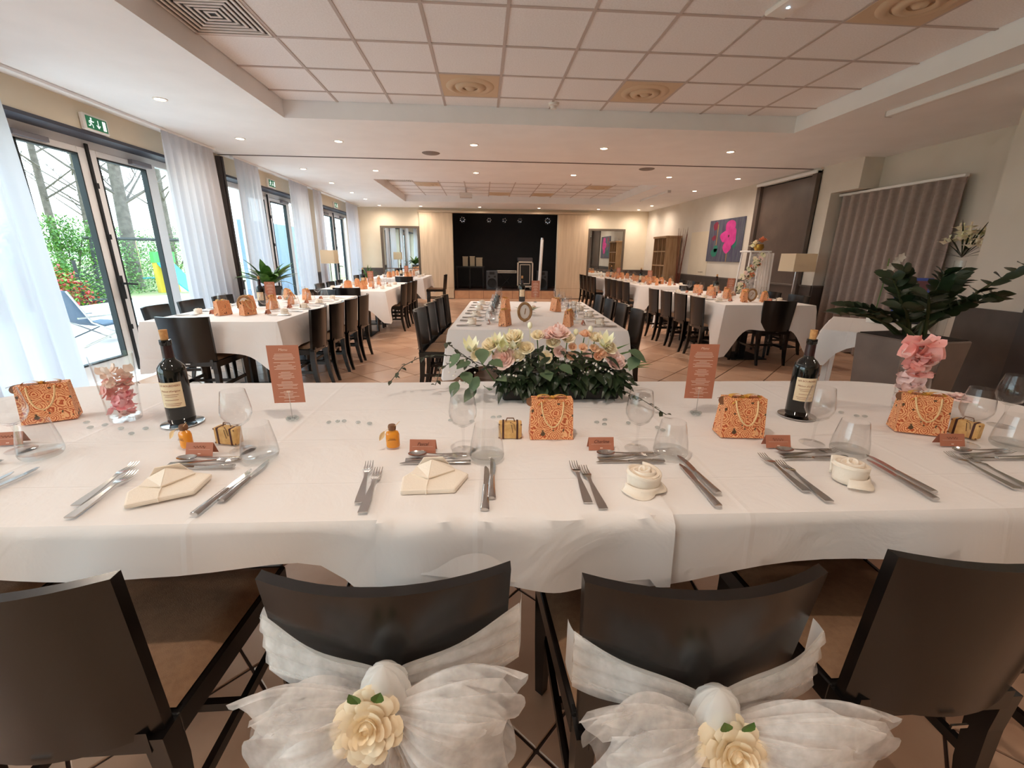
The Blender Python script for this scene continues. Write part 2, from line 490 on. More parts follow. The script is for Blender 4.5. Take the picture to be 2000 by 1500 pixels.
# ---- walls
def make_walls():
    # left (window side) wall with openings
    mb = MB()
    segs = [(-2.7, 1.9), (2.75, 6.2), (7.0, 9.9), (10.35, 13.4)]
    y = YB
    for a, b in segs:
        mb.box(XL-.3, XL, y, a, 0, ZC); mb.box(XL-.3, XL, a, b, 2.36, ZC); y = b
    mb.box(XL-.3, XL, y, YF, 0, ZC)
    wl = structure(mb.build('wall_left', CREAM))
    # lintel metal strips
    for k, (a, b) in enumerate(segs):
        t = MB(); t.box(XL-.30, XL+.012, a, b, 2.335, 2.365); t.build('lintel_strip', DARKMET, wl)
    # rear wall and near right walls
    mb = MB(); mb.box(XL-.3, 5.45, YB-.2, YB, 0, ZC); structure(mb.build('wall_rear', CREAM))
    # end wall with stage opening
    mb = MB()
    OX0, OX1, OZ0, OZ1 = -.87, 2.27, .25, 2.48
    mb.box(XL-.3, OX0, YF, YF+.15, 0, ZC); mb.box(OX1, 5.45, YF, YF+.15, 0, ZC)
    mb.box(OX0, OX1, YF, YF+.15, OZ1, ZC)
    we = structure(mb.build('wall_end', CREAM))
    # stage shell
    mb = MB()
    mb.box(OX0-.3, OX1+.3, 15.6, 15.7, 0, 2.8); mb.box(OX0-.4, OX0-.3, YF+.15, 15.7, 0, 2.8); mb.box(OX1+.3, OX1+.4, YF+.15, 15.7, 0, 2.8)
    mb.box(OX0-.4, OX1+.4, YF+.15, 15.7, 2.7, 2.8)
    structure(mb.build('wall_stage', STAGEB))
    mb = MB(); mb.box(OX0-.3, OX1+.3, YF-.02, 15.6, 0, .25)
    st = structure(mb.build('floor_stage', mat('stage_floor', (70,50,42), .6)))
    rz = mat('stage_riser_tile', (205,160,124), .45, c2=(190,144,110), nscale=5)
    for i in range(7):
        t = MB(); t.box(-.86+i*.446, -.86+i*.446+.438, YF-.035, YF-.02, .005, .245); t.build('riser_tile', rz, st)
    # sliding wood panels
    for k, (a, b) in enumerate(((-1.83, -.875), (2.275, 3.19))):
        mb = MB(); mb.box(a, b, YF-.075, YF-.037, .02, 2.47)
        o = structure(mb.build('door_%d' % (k+4), PANELW, bevel=.003))
        t = MB(); t.box(a, b, YF-.077, YF-.074, .325, .331); t.build('joint', mat('joint_brown', (150,126,100), .7), o)
        t = MB(); t.box(a, b, YF-.079, YF-.036, .004, .02); t.build('bottom_guide', DADO, o)
    mb = MB(); mb.box(-1.87, 3.24, YF-.10, YF, 2.475, 2.53); structure(mb.build('trim_1', mat('rail_cream', (206,186,160), .6)))
    # right wall: far part, niche with the dark partition store, column, curtain niche
    mb = MB()
    mb.box(XR-.04, XR+.4, 8.2, YF, 0, ZC)
    mb.box(XR, 5.33, 6.0, 6.48, 2.215, ZC); mb.box(XR, 5.33, 6.48, 6.72, 0, ZC)
    mb.box(5.33, 5.45, YB, 8.3, 0, ZC)
    mb.box(XR-.04, 5.33, 6.72, 8.2, 2.57, ZC)
    wr = structure(mb.build('wall_right', GREYWALL))
    # projecting wall beside the planter
    mb = MB(); mb.box(4.40, 5.45, YB, 3.73, 0, ZC); wp = structure(mb.build('wall_pillar', GREYWALL))
    d = MB(); d.box(4.375, 4.40, 3.22, 3.745, 0, .90); d.box(4.40, 5.3, 3.73, 3.75, 0, .9); structure(d.build('trim_2', DADO))
    d = MB(); d.box(4.33, 4.40, YB, 3.22, 0, 1.16); structure(d.build('trim_3', mat('dark_cabinet', (60,54,54), .5)))
    # dado panels with rail
    def dado(nm, x0, x1, y0, y1):
        m = MB(); m.box(x0, x1, y0, y1, 0, .88); o = structure(m.build(nm, DADO))
        e = .012
        r = MB(); r.box(x0-e, x1+e, y0-e, y1+e, .88, .905); r.build('dado_rail', DADOR, o)
    dado('trim_4', 3.19, XR-.04, YF-.02, YF)
    dado('trim_5', XL, -1.83, YF-.02, YF)
    dado('trim_6', XR-.06, XR-.04, 8.2, YF-.02)
    dado('trim_7', XR-.02, XR, 6.48, 6.72)
    dado('trim_8', XR, 5.33, 6.46, 6.48)
    dado('trim_9', XL, XL+.02, 6.2, 7.0)
    dado('trim_10', XL, XL+.02, 9.9, 10.35)
make_walls()
def dark_store():
    # tall dark doors closing the store of the folding partition
    o = thing('partition_cupboard', 'tall dark taupe cupboard doors of the folding partition beside the floor lamp', 'cupboard', (5.0, 7.46, 0))
    dk = mat('dark_taupe_panel', (92,78,70), .38, c2=(80,68,62), nscale=3, bump=.08, bscale=30)
    m = MB(); m.box(.02, .05, -.62, .62, .02, 2.50); m.build('door_leaf', dk, o, bevel=.004)
    m = MB(); m.box(-.03, .04, -.735, -.635, 0, 2.56); m.build('post', dk, o, bevel=.004)
    m = MB(); m.box(-.03, .04, .635, .735, 0, 2.56); m.build('post', dk, o, bevel=.004)
    m = MB(); m.box(-.02, .03, -.62, .62, .87, .90); m.build('rail', DADOR, o, bevel=.004)
    m = MB(); m.box(-.05, .04, -.735, .735, 2.52, 2.565); m.build('head', WHITE, o, bevel=.004)
dark_store()
t = MB(); t.box(-.03, .03, -.05, .05, 0, 2.56); t.box(.03, .045, -.02, .02, 0, 2.56)
pj_ = t.build('partition_jamb', mat('dark_brown_metal', (48,42,42), .5), bevel=.003); pj_.location = (-3.58, 6.80, 0)
tag(pj_, 'dark upright jamb of the folding partition between two sheer curtains', 'jamb')
# wall door outline (service door) by the cubby shelf
t = MB(); t.box(XR-.052, XR-.042, 9.72, 10.62, .02, 1.86)
dd = structure(t.build('door_7', CREAM, bevel=.004)); 
h = MB(); h.cyl((XR-.05, 9.86, .98), (XR-.10, 9.86, .98), .012, n=8); h.cyl((XR-.10, 9.86, .98), (XR-.10, 9.97, .98), .009, n=8); h.build('door_handle', STEEL, dd)
t = MB(); t.box(XR-.07, XR-.04, 12.0, 12.9, 0, 1.83)
dd = structure(t.build('door_8', mat('grey_door', (112,98,88), .6), bevel=.004))

# ---- glazed doors on the window side
def window_unit(n, y0, off, y1, detail):
    """y0..y1 opening; off shifts the pattern of the first visible unit"""
    X0, X1 = -3.90, -3.84
    GX = -3.872
    m = MB()
    m.box(X0, X1, y0, y1, 2.26, 2.345)                      # head
    m.box(X0, X1, y0, y1, 0.0, .05)                          # threshold
    fr = [y0, 4.10+off, 5.80+off, 6.11+off]
    for y in (y0, 4.06+off, 5.80+off, y1-.06):
        m.box(X0, X1, y, y+.075, .05, 2.26)
    o = structure(m.build('window_%d' % n, WFRAME, bevel=.004))
    def leaf_(a, b, gname='door_leaf'):
        st = .10
        q = MB()
        q.box(X0+.01, X1+.012, a, a+st, .05, 2.26); q.box(X0+.01, X1+.012, b-st, b, .05, 2.26)
        q.box(X0+.01, X1+.012, a+st, b-st, .05, .23); q.box(X0+.01, X1+.012, a+st, b-st, 2.20, 2.26)
        l = q.build(gname, WFRAME, o, bevel=.004)
        s = MB()
        for (u0, u1, v0, v1) in ((a+st, a+st+.014, .23, 2.20), (b-st-.014, b-st, .23, 2.20), (a+st, b-st, .23, .244), (a+st, b-st, 2.186, 2.20)):
            s.box(X0+.02, X1+.016, u0, u1, v0, v1)
        s.build('glazing_seal', SEAL, l)
        p = MB(); p.box(GX-.004, GX+.004, a+st+.01, b-st-.01, .24, 2.19); p.build('pane', PANE, l)
        return l
    l1 = leaf_(4.135+off, 4.925+off); l2 = leaf_(4.94+off, 5.80+off)
    b = MB(); b.box(X1+.012, X1+.03, 4.918+off, 4.947+off, .05, 2.30); b.build('closing_bar', BLACK, o)
    h = MB(); h.box(X1+.03, X1+.05, 4.905+off, 4.955+off, .82, 1.06); h.cyl((X1+.05, 4.93+off, .98), (X1+.10, 4.93+off, .98), .011, n=8); h.cyl((X1+.10, 4.93+off, .98), (X1+.10, 5.07+off, .965), .010, n=8)
    h.build('handle', BLACK, l2)
    for yy in (1.42, 1.9, .5):
        k = MB(); k.box(X1+.028, X1+.045, 4.915+off, 4.95+off, yy, yy+.05); k.build('latch', BLACK, o)
    c = MB(); c.box(X1+.01, X1+.06, 5.45+off, 5.74+off, 2.215, 2.262); c.build('door_closer', mat('closer_grey', (120,116,122), .4), l2, bevel=.004)
    c = MB(); c.box(X1+.01, X1+.05, 4.2+off, 4.52+off, 2.215, 2.258); c.build('door_closer', mat('closer_grey', (120,116,122), .4), l1, bevel=.004)
    # fixed side panes
    for (a, b_) in ((5.875+off, y1-.06), (y0+.075, 4.06+off)):
        if b_-a > .1:
            p = MB(); p.box(GX-.004, GX+.004, a, b_, .05, 2.26); p.build('pane', PANE, o)
    return o
window_unit(1, 2.75, 0, 6.2, True)
window_unit(2, 7.0, 3.68, 9.9, True)
window_unit(3, 10.35, 7.25, 13.4, True)
window_unit(4, -2.7, -4.3, 1.9, False)

# ---- sheer curtains
SHEER = sheer('white_voile', (214,216,224), .06, .42)
def curtain(name, label, y0, y1, ph, x=-3.47, z0=.02, z1=2.575, pleats=6, amp=.035, m=None, axis='y', group=None, flare=0.0):
    m = m or SHEER
    rnd = random.Random(int(ph*100))
    ps = [rnd.uniform(0, 6.28) for _ in range(4)]
    def fn(u, v):
        a = u*pleats*2*math.pi
        w = (.25+.75*v**.5)
        yy = y0+(y1-y0)*(u + .012*math.sin(a*1.0+ps[0])*v) + flare*(u-.5)*v
        xx = x + amp*w*math.sin(a+ps[1]+.5*math.sin(a*.37+ps[2])) + .35*amp*math.sin(a*1.9+ps[3])*w
        return (xx, yy, z1+(z0-z1)*v)
    b = MB(); b.grid(fn, int(pleats*12), 14)
    o = b.build(name, m, smooth=80)
    return tag(o, label, 'curtain', group)
curtain('sheer_curtain', 'long white sheer curtain beside the first glazed door and lounge chair view', 2.55, 3.80, .3, pleats=6, amp=.045, z0=.01, flare=.12)
curtain('sheer_curtain', 'white sheer curtain between the first glazed door and the dark jamb', 5.50, 6.46, 1.1, pleats=7, amp=.04, flare=.1)
curtain('sheer_curtain', 'white sheer curtain just beyond the dark jamb behind the leafy plant', 6.95, 7.62, 2.3, pleats=5)
curtain('sheer_curtain', 'white sheer curtain beyond the second glazed door', 8.72, 9.62, 3.1, pleats=6)
curtain('sheer_curtain', 'narrow white sheer curtain behind the floor lamp with square shade', 9.92, 10.42, 4.2, pleats=4)
curtain('sheer_curtain', 'white sheer curtain in the corner by the tall mirror', 12.15, 13.2, 5.3, pleats=6)
t = MB()
for (a, b) in ((2.4, 6.5), (6.92, 13.45)): t.box(-3.50, -3.455, a, b, 2.575, 2.598)
o = t.build('curtain_track', WHITE); structure(o); o.name = 'trim_11'
# grey curtain on its rail in the niche
GC = mat('taupe_grey_curtain', (158,142,134), .85, c2=(150,133,126), nscale=30)
def gcurt():
    o = thing('grey_curtain', 'heavy taupe grey curtain hanging from a white rail in the wall niche', 'curtain', (5.22, 5.63, 0))
    def fn(u, v):
        a = u*11*2*math.pi
        s = math.sin(a); s = math.copysign(abs(s)**.6, s)
        return (.045*s*(.8+.2*v), -.86+1.66*u+.01*math.sin(a*.5)*v, 2.17-2.15*v)
    b = MB(); b.grid(fn, 200, 8); b.build('drape', GC, o, smooth=80)
    b = MB(); b.box(-.035, .015, -.87, .86, 2.17, 2.20); b.build('rail', WFRAME, o, bevel=.003)
gcurt()

# ---- mirrors on the end wall
def mirror(label, x0, x1):
    o = thing('wall_mirror', label, 'mirror', ((x0+x1)/2, YF, 0))
    w = (x1-x0)/2
    m = MB(); m.box(-w+.05, w-.05, -.03, -.024, .16, 2.03)
    mm = MATS.get('mirror_silver') or mat('mirror_silver', (226,230,228), .01, metal=1)
    m.build('mirror_glass', mm, o)
    f = mat('mirror_frame_taupe', (92,80,68), .5)
    for (a, b, c, d) in ((-w, -w+.06, .1, 2.09), (w-.06, w, .1, 2.09), (-w+.06, w-.06, 2.03, 2.09), (-w+.06, w-.06, .1, .16)):
        q = MB(); q.box(a, b, -.05, -.002 if False else -.021, c, d); q.build('frame_bar', f, o, bevel=.004)
mirror('tall framed mirror beside the stage reflecting the sheer curtains', -2.97, -1.84)
mirror('tall framed mirror beside the stage reflecting the painting and cubby shelf', 3.20, 4.33)

# ---- recessed downlights: each fixture holds its own lamp
def downlight_factory():
    o = thing('recessed_downlight', 'x', 'downlight')
    a = MB(); a.lathe([(.058, 0), (.056, -.006), (.044, -.007), (.040, -.001)], 20); a.build('trim_ring', mat('downlight_trim', (230,222,214), .4), o, smooth=60)
    b = MB(); b.lathe([(.0005, -.0035), (.041, -.0035)], 16); b.build('lens', LAMPG, o)
    ld = bpy.data.lights.new('downlight_lamp', 'SPOT')
    ld.energy = LAMP; ld.color = (1.0, .84, .70); ld.spot_size = R(172); ld.spot_blend = 1.0; ld.shadow_soft_size = .035
    l = bpy.data.objects.new('bulb', ld); col.objects.link(l); l.parent = o; l.location = (0, 0, -.02)
    return o
DL = Proto(downlight_factory)
xs = (-2.85, -1.71, -.09, 1.53, 3.17)
for (y, xx, lab, grp) in (
    (5.94, xs, 'small round downlight in the ceiling before the partition track', 'downlights before the partition track'),
    (7.83, xs+(4.38,), 'small round downlight in the ceiling just beyond the partition track', 'downlights just beyond the partition track'),
    (13.18, xs[0:2]+(-.06, 1.63, 3.35, 4.53), 'small round downlight in the ceiling along the stage wall', 'downlights along the stage wall'),
    (.75, (-2.85, -.09, 3.17), 'added unseen round downlight in the ceiling above the head table', 'added downlights above the head table'),  # invented row out of view, added to light the head table
    (-1.4, (-1.71, 1.53), 'added unseen round downlight in the ceiling at the rear of the room', 'added downlights at the rear of the room')):  # invented pair behind the camera, added for extra light
    for x in xx: DL.put((x, y, ZC), 0, lab, grp)
for y in (4.58, 2.9): DL.put((-2.83, y, ZC), 0, 'small round downlight in the ceiling along the first glazed door', 'downlights along the first glazed door')
for y in (9.25, 10.6, 11.75): DL.put((-2.87, y, ZC), 0, 'small round downlight in the ceiling along the far sheer curtains', 'downlights along the far sheer curtains')
for (x, y) in ((4.34, 9.33), (4.51, 12.1)): DL.put((x, y, ZC), 0, 'small round downlight in the ceiling near the painting wall', 'downlights near the painting wall')

# ---- small ceiling fittings
def spk():
    m = MB(); m.lathe([(.0005, -.012), (.10, -.010), (.115, -.004), (.12, 0)], 24); o = m.build('ceiling_speaker', mat('speaker_grille_grey', (150,138,132), .7, c2=(110,100,96), nscale=220), smooth=60)
    return tag(o, 'x', 'speaker')
PS = Proto(spk)
PS.put((-.67, 6.46, ZC), 0, 'round grey loudspeaker grille flush in the ceiling before the partition track')
PS.put((2.54, 7.18, ZC), 0, 'round grey loudspeaker grille flush in the ceiling beyond the partition track')
def smoke():
    o = thing('smoke_detector', 'x', 'smoke detector')
    w = mat('white_plastic', (232,226,220), .4)
    a = MB(); a.lathe([(.05, 0), (.05, -.02), (.03, -.026), (.03, -.05), (.001, -.056)], 18); a.build('body', w, o, smooth=50)
    b = MB(); b.lathe([(.055, 0), (.055, -.008), (.05, -.009)], 18); b.build('base', w, o)
    return o
PM = Proto(smoke)
PM.put((.72, 4.87, ZT), 0, 'white smoke detector on the tile grid between two round diffusers')
PM.put((1.94, 10.75, ZT), 0, 'small white smoke detector in the coffer before the stage')
def projector():
    o = thing('video_projector', 'white video projector hanging on a rod in the coffer before the stage', 'projector', (-.36, 10.75, ZT))
    w = mat('projector_white', (214,206,200), .4)
    a = MB(); a.cyl((0,0,0), (0,0,-.10), .014, n=8); a.build('rod', STEEL, o)
    a = MB(); a.box(-.14, .14, -.11, .11, -.20, -.10); a.build('housing', w, o, bevel=.012, segs=2)
    a = MB(); a.cyl((.06, .10, -.15), (.06, .13, -.15), .035, n=16); a.build('projection_lens', BLACK, o)
projector()
def strip():
    # slim ledge lamp channel along the coffer edge
    for k, (x, y0, y1, lab) in enumerate(((3.72, 2.2, 4.26, 'slim white light channel on the ceiling beside the large coffer'), (3.80, 9.3, 10.9, 'slim white light channel on the ceiling beside the stage coffer'))):
        o = thing('light_channel', lab, 'light channel', (x, (y0+y1)/2, ZC))
        L = (y1-y0)/2
        a = MB(); a.box(-.03, .03, -L, L, -.045, 0); a.build('housing', WFRAME, o, bevel=.006)
        for s in (-1, 1):
            b = MB(); b.box(-.032, .032, s*L-.006, s*L+.006, -.047, 0); b.build('end_cap', mat('end_cap_grey', (190,182,176), .4), o)
strip()
def emerg():
    o = thing('emergency_lamp', 'small white emergency lamp with one bright diode on the tiles', 'emergency lamp', (1.83, 2.93, ZT), R(8))
    a = MB(); a.box(-.075, .075, -.16, .16, -.03, 0); a.build('housing', mat('white_plastic', (232,226,220), .4), o, bevel=.008)
    b = MB(); b.lathe([(.0005, -.033), (.008, -.032), (.009, -.030)], 10, c=(-.01, .04, 0)); b.build('diode', emit('blue_white_diode', (170,220,255), 30), o)
emerg()
def exit_sign():
    o = thing('exit_sign', 'x', 'exit sign')
    w = mat('white_plastic', (232,226,220), .4); g = emit('exit_green', (14,92,58), .35)
    a = MB(); a.box(-.005, .035, -.14, .14, -.07, .07); a.build('housing', w, o, bevel=.008)
    b = MB(); b.box(.035, .038, -.115, .115, -.052, .052); b.build('green_panel', g, o)
    # running figure, arrow and door in white
    p = MB()
    X = .0395
    def quad(pts): p.add([(X, y, z) for y, z in pts], [tuple(range(len(pts)))])
    def bar(y0, z0, y1, z1, w_=.007):
        d = Vector((y1-y0, z1-z0)); d.normalize(); n = Vector((-d.y, d.x))*w_*.5
        quad([(y0+n.x, z0+n.y), (y0-n.x, z0-n.y), (y1-n.x, z1-n.y), (y1+n.x, z1+n.y)])
    quad([(-.062+.009*math.cos(a*.785), .033+.009*math.sin(a*.785)) for a in range(8)])
    bar(-.064, .022, -.07, -.008, .012); bar(-.064, .02, -.044, .006); bar(-.044, .006, -.034, .014); bar(-.066, .018, -.088, .008); bar(-.088, .008, -.084, -.008)
    bar(-.07, -.006, -.052, -.02); bar(-.052, -.02, -.05, -.042); bar(-.072, -.006, -.08, -.026); bar(-.08, -.026, -.10, -.03)
    bar(.012, .034, .012, -.028, .008); bar(.012, -.032, -.008, -.008, .008); bar(.012, -.032, .032, -.008, .008)
    quad([(.062, -.04), (.098, -.04), (.098, .04), (.062, .04)])
    p.build('pictogram', emit('exit_white', (235,245,240), .6), o)
    return o
PE = Proto(exit_sign)
# lettering side faces the room: local +x
for y, lab in ((4.82, 'green running-man exit sign above the first glazed door'), (8.35, 'green exit sign above the second glazed door'), (11.75, 'green exit sign above the glazed door by the mirror')):
    PE.put((XL+.006, y, 2.44), 0, lab)
# ================================================================== TABLES AND CLOTHS
def cloth_material(name, c, crease=.9):
    m = bpy.data.materials.new(name); m.use_nodes = True
    nt = m.node_tree; p = nt.nodes['Principled BSDF']
    p.inputs['Base Color'].default_value = s2l(c); p.inputs['Roughness'].default_value = .75
    p.inputs['Sheen Weight'].default_value = .15; p.inputs['Specular IOR Level'].default_value = .3
    tc = nt.nodes.new('ShaderNodeTexCoord')
    n1 = nt.nodes.new('ShaderNodeTexNoise'); n1.inputs['Scale'].default_value = 4.5; n1.inputs['Detail'].default_value = 5; n1.inputs['Distortion'].default_value = .8
    nt.links.new(tc.outputs['Object'], n1.inputs['Vector'])
    # thin ridge lines left by folding
    sep = nt.nodes.new('ShaderNodeSeparateXYZ'); nt.links.new(tc.outputs['Object'], sep.inputs[0])
    def ridge(out, period, off):
        a = nt.nodes.new('ShaderNodeMath'); a.operation = 'MULTIPLY_ADD'; a.inputs[1].default_value = 1/period; a.inputs[2].default_value = off
        nt.links.new(sep.outputs[out], a.inputs[0])
        f = nt.nodes.new('ShaderNodeMath'); f.operation = 'PINGPONG'; f.inputs[1].default_value = .5; nt.links.new(a.outputs[0], f.inputs[0])
        r = nt.nodes.new('ShaderNodeMapRange'); r.inputs[1].default_value = 0; r.inputs[2].default_value = .018; r.inputs[3].default_value = 1; r.inputs[4].default_value = 0
        nt.links.new(f.outputs[0], r.inputs[0]); return r
    rx, ry = ridge(0, .62, .13), ridge(1, .27, .38)
    ad = nt.nodes.new('ShaderNodeMath'); ad.operation = 'ADD'; nt.links.new(rx.outputs[0], ad.inputs[0]); nt.links.new(ry.outputs[0], ad.inputs[1])
    mu = nt.nodes.new('ShaderNodeMath'); mu.operation = 'MULTIPLY_ADD'; mu.inputs[1].default_value = .12*crease
    nt.links.new(ad.outputs[0], mu.inputs[0]); nt.links.new(n1.outputs['Fac'], mu.inputs[2])
    b = nt.nodes.new('ShaderNodeBump'); b.inputs['Strength'].default_value = .6; b.inputs['Distance'].default_value = .014
    nt.links.new(mu.outputs[0], b.inputs['Height']); nt.links.new(b.outputs[0], p.inputs['Normal'])
    return m
CLOTH = cloth_material('white_tablecloth', (236,231,228))
TZ = .75
def perimeter(kind, w, l, rc=.02, n=160):
    """closed outline (points, outward normals, distance to the nearest corner)"""
    pts = []
    if kind == 'stadium':                          # w = straight half length, l = radius
        for i in range(n):
            t = i/n; per = 4*w+2*math.pi*l; s = t*per
            if s < 2*w: pts.append((-w+s, -l, 0, -1, min(s, 2*w-s)+9))
            elif s < 2*w+math.pi*l:
                a = -math.pi/2+(s-2*w)/l; pts.append((w+l*math.cos(a), l*math.sin(a), math.cos(a), math.sin(a), 9))
            elif s < 4*w+math.pi*l: pts.append((w-(s-2*w-math.pi*l), l, 0, 1, 9))
            else:
                a = math.pi/2+(s-4*w-math.pi*l)/l; pts.append((-w+l*math.cos(a), l*math.sin(a), math.cos(a), math.sin(a), 9))
        return pts
    hw, hl = w/2, l/2
    cs = [(-hw, -hl), (hw, -hl), (hw, hl), (-hw, hl)]; ns = [(0,-1), (1,0), (0,1), (-1,0)]
    for k in range(4):
        a, b = cs[k], cs[(k+1) % 4]; L = math.dist(a, b); m = max(10, int(L/.045))
        n0, n1 = ns[k], ns[(k+1) % 4]
        for i in range(m):
            t = i/m; s = t*L
            # gather points towards the corners so that the fold there stays sharp
            pts.append((a[0]+(b[0]-a[0])*t, a[1]+(b[1]-a[1])*t, n0[0], n0[1], min(s, L-s)))
        # corner: the two normals average
        x, y, _, _, _ = pts[-m]
        pn = ns[k-1]
        nx, ny = n0[0]+pn[0], n0[1]+pn[1]; q = math.hypot(nx, ny)
        pts[-m] = (x, y, nx/q, ny/q, 0.0)
    return pts
def make_cloth(name, label, kind, w, l, drop, tail, loc, rz, seed, group=None, rows=9, wave=.012, hem=None, mat_=None, lift=0.0):
    rnd = random.Random(seed)
    per = perimeter(kind, w, l)
    n = len(per); ph = [rnd.uniform(0, 6.3) for _ in range(6)]
    def skirt(i, t):
        x, y, nx, ny, dc = per[i]
        e = math.exp(-(dc/.16)**2)
        d = drop + tail*e + (hem(x, y) if hem else 0) + .012*math.sin(i*.35+ph[0])
        s = i/n*2*math.pi
        out = .010 + t*(.022 + wave*(math.sin(s*9+ph[1])+.6*math.sin(s*17+ph[2])) ) + e*t*.05
        tx, ty = -ny, nx
        sh = t*.02*math.sin(s*13+ph[3])
        z = -d*t
        if t < .08: z = -d*t*.5
        return (x+nx*out+tx*sh, y+ny*out+ty*sh, z)
    b = MB()
    vs = []; fs = []
    ring0 = [(p[0], p[1], .0) for p in per]
    b.add(ring0, [tuple(range(n))])
    b.grid(lambda u, v: (per[int(round(u*n)) % n][0], per[int(round(u*n)) % n][1], 0) if v == 0 else skirt(int(round(u*n)) % n, v), n, rows, True)
    o = b.build(name, mat_ or CLOTH, smooth=50, weld=True)
    o.location = (loc[0], loc[1], TZ+lift); o.rotation_euler = (0, 0, rz)
    return tag(o, label, 'tablecloth', group)
def make_table(name, label, w, l, loc, rz, cols, kind='rect', group=None):
    o = thing(name, label, 'table', (loc[0], loc[1], 0), rz, group)
    tw = mat('table_top_laminate', (120,96,78), .6)
    t = MB()
    if kind == 'stadium': t.prism([(p[0], p[1]) for p in perimeter('stadium', w, l, n=60)], .712, .744)
    else: t.box(-w/2+.005, w/2-.005, -l/2+.005, l/2-.005, .712, .744)
    t.build('tabletop', tw, o)
    pm = mat('black_powder_coat', (24,23,24), .5)
    for (cx, cy) in cols:
        c = MB(); c.box(cx-.045, cx+.045, cy-.045, cy+.045, .012, .712); c.build('column', pm, o, bevel=.006)
        c = MB(); c.box(cx-.24, cx+.24, cy-.24, cy+.24, 0, .014); c.build('base_plate', pm, o, bevel=.004)
    return o
# head table (rounded ends) and its cloths
HR = -.018
make_table('head_table', 'long head table with rounded ends under white cloths and the flower trough', 1.56, .525, (.075, 1.37), HR, ((-1.2, .05), (.55, .1), (1.4, .05)), 'stadium')
def hem_main(x, y):
    if y > 0: return 0
    h = -.055*min(1, max(0, (-x-.3)/.5)) + .02*math.sin(x*5)
    if -.62 < x < -.24: h += .10*math.exp(-((x+.27)/.10)**2)
    if 1.2 < x: h += .03
    return h
make_cloth('tablecloth', 'wrinkled white cloth covering the whole rounded head table', 'stadium', 1.575, .535, .135, 0, (.075, 1.37), HR, 5, hem=hem_main, wave=.010)
# second cloth laid over the middle of the head table
def overlay():
    w, d = .64, .536
    rnd = random.Random(3)
    def fn(u, v):
        x = -.30+.66*u
        # v 0: far edge of strip on top .. 1: hem at front
        L_top = 1.07; L_drop = .155+.014*math.sin(x*14)+.02*(u > .93)
        s = v*(L_top+L_drop)
        if s < L_top: return (x, .535-s, .0035)
        t = s-L_top
        return (x+.006*math.sin(x*30)*t/.15, -.535-.014-min(t, .03)*.25-t*.12-.006*math.sin(x*23)*t/.15, .0035-t)
    b = MB(); b.grid(fn, 36, 60); o = b.build('tablecloth', CLOTH, smooth=60)
    o.location = (.075, 1.37, TZ); o.rotation_euler = (0, 0, HR)
    tag(o, 'narrow white cloth laid across the middle of the head table under the trough', 'tablecloth')
overlay()
TABLES = {
 # key: (cx, cy, w, l, rz, drop, tail, description)
 'C':  (.49, 4.40, 1.40, 2.16, R(-3.2), .27, .14, 'with the oval number one frame'),
 'L1': (-2.28, 4.98, 1.10, 2.44, R(0), .27, .16, 'by the first glazed door'),
 'L2': (-2.06, 8.05, 1.12, 2.3, R(0), .26, .22, 'by the second glazed door'),
 'L3': (-2.06, 11.6, 1.3, 1.9, R(0), .26, .22, 'nearest the curtain mirror'),
 'R1': (3.56, 6.24, 1.14, 2.2, R(-1.5), .30, .36, 'with the oval number seven frame'),
 'R2': (3.66, 9.45, 1.14, 2.0, R(-1), .28, .26, 'in front of the painting'),
 'R3': (3.62, 11.6, 1.14, 1.9, R(0), .28, .2, 'nearest the painting mirror'),
}
for k, (cx, cy, w, l, rz, dr, tl, ds) in TABLES.items():
    q = l/2-.5
    make_table('banquet_table', 'rectangular banquet table under white cloth, the one '+ds, w, l, (cx, cy), rz, ((0, -q), (0, q)))
    make_cloth('tablecloth', 'white cloth draped over the banquet table '+ds, 'rect', w, l, dr, tl, (cx, cy), rz, hash(k) % 97 if False else len(k)+ord(k[0])+ord(k[-1]), wave=.010)

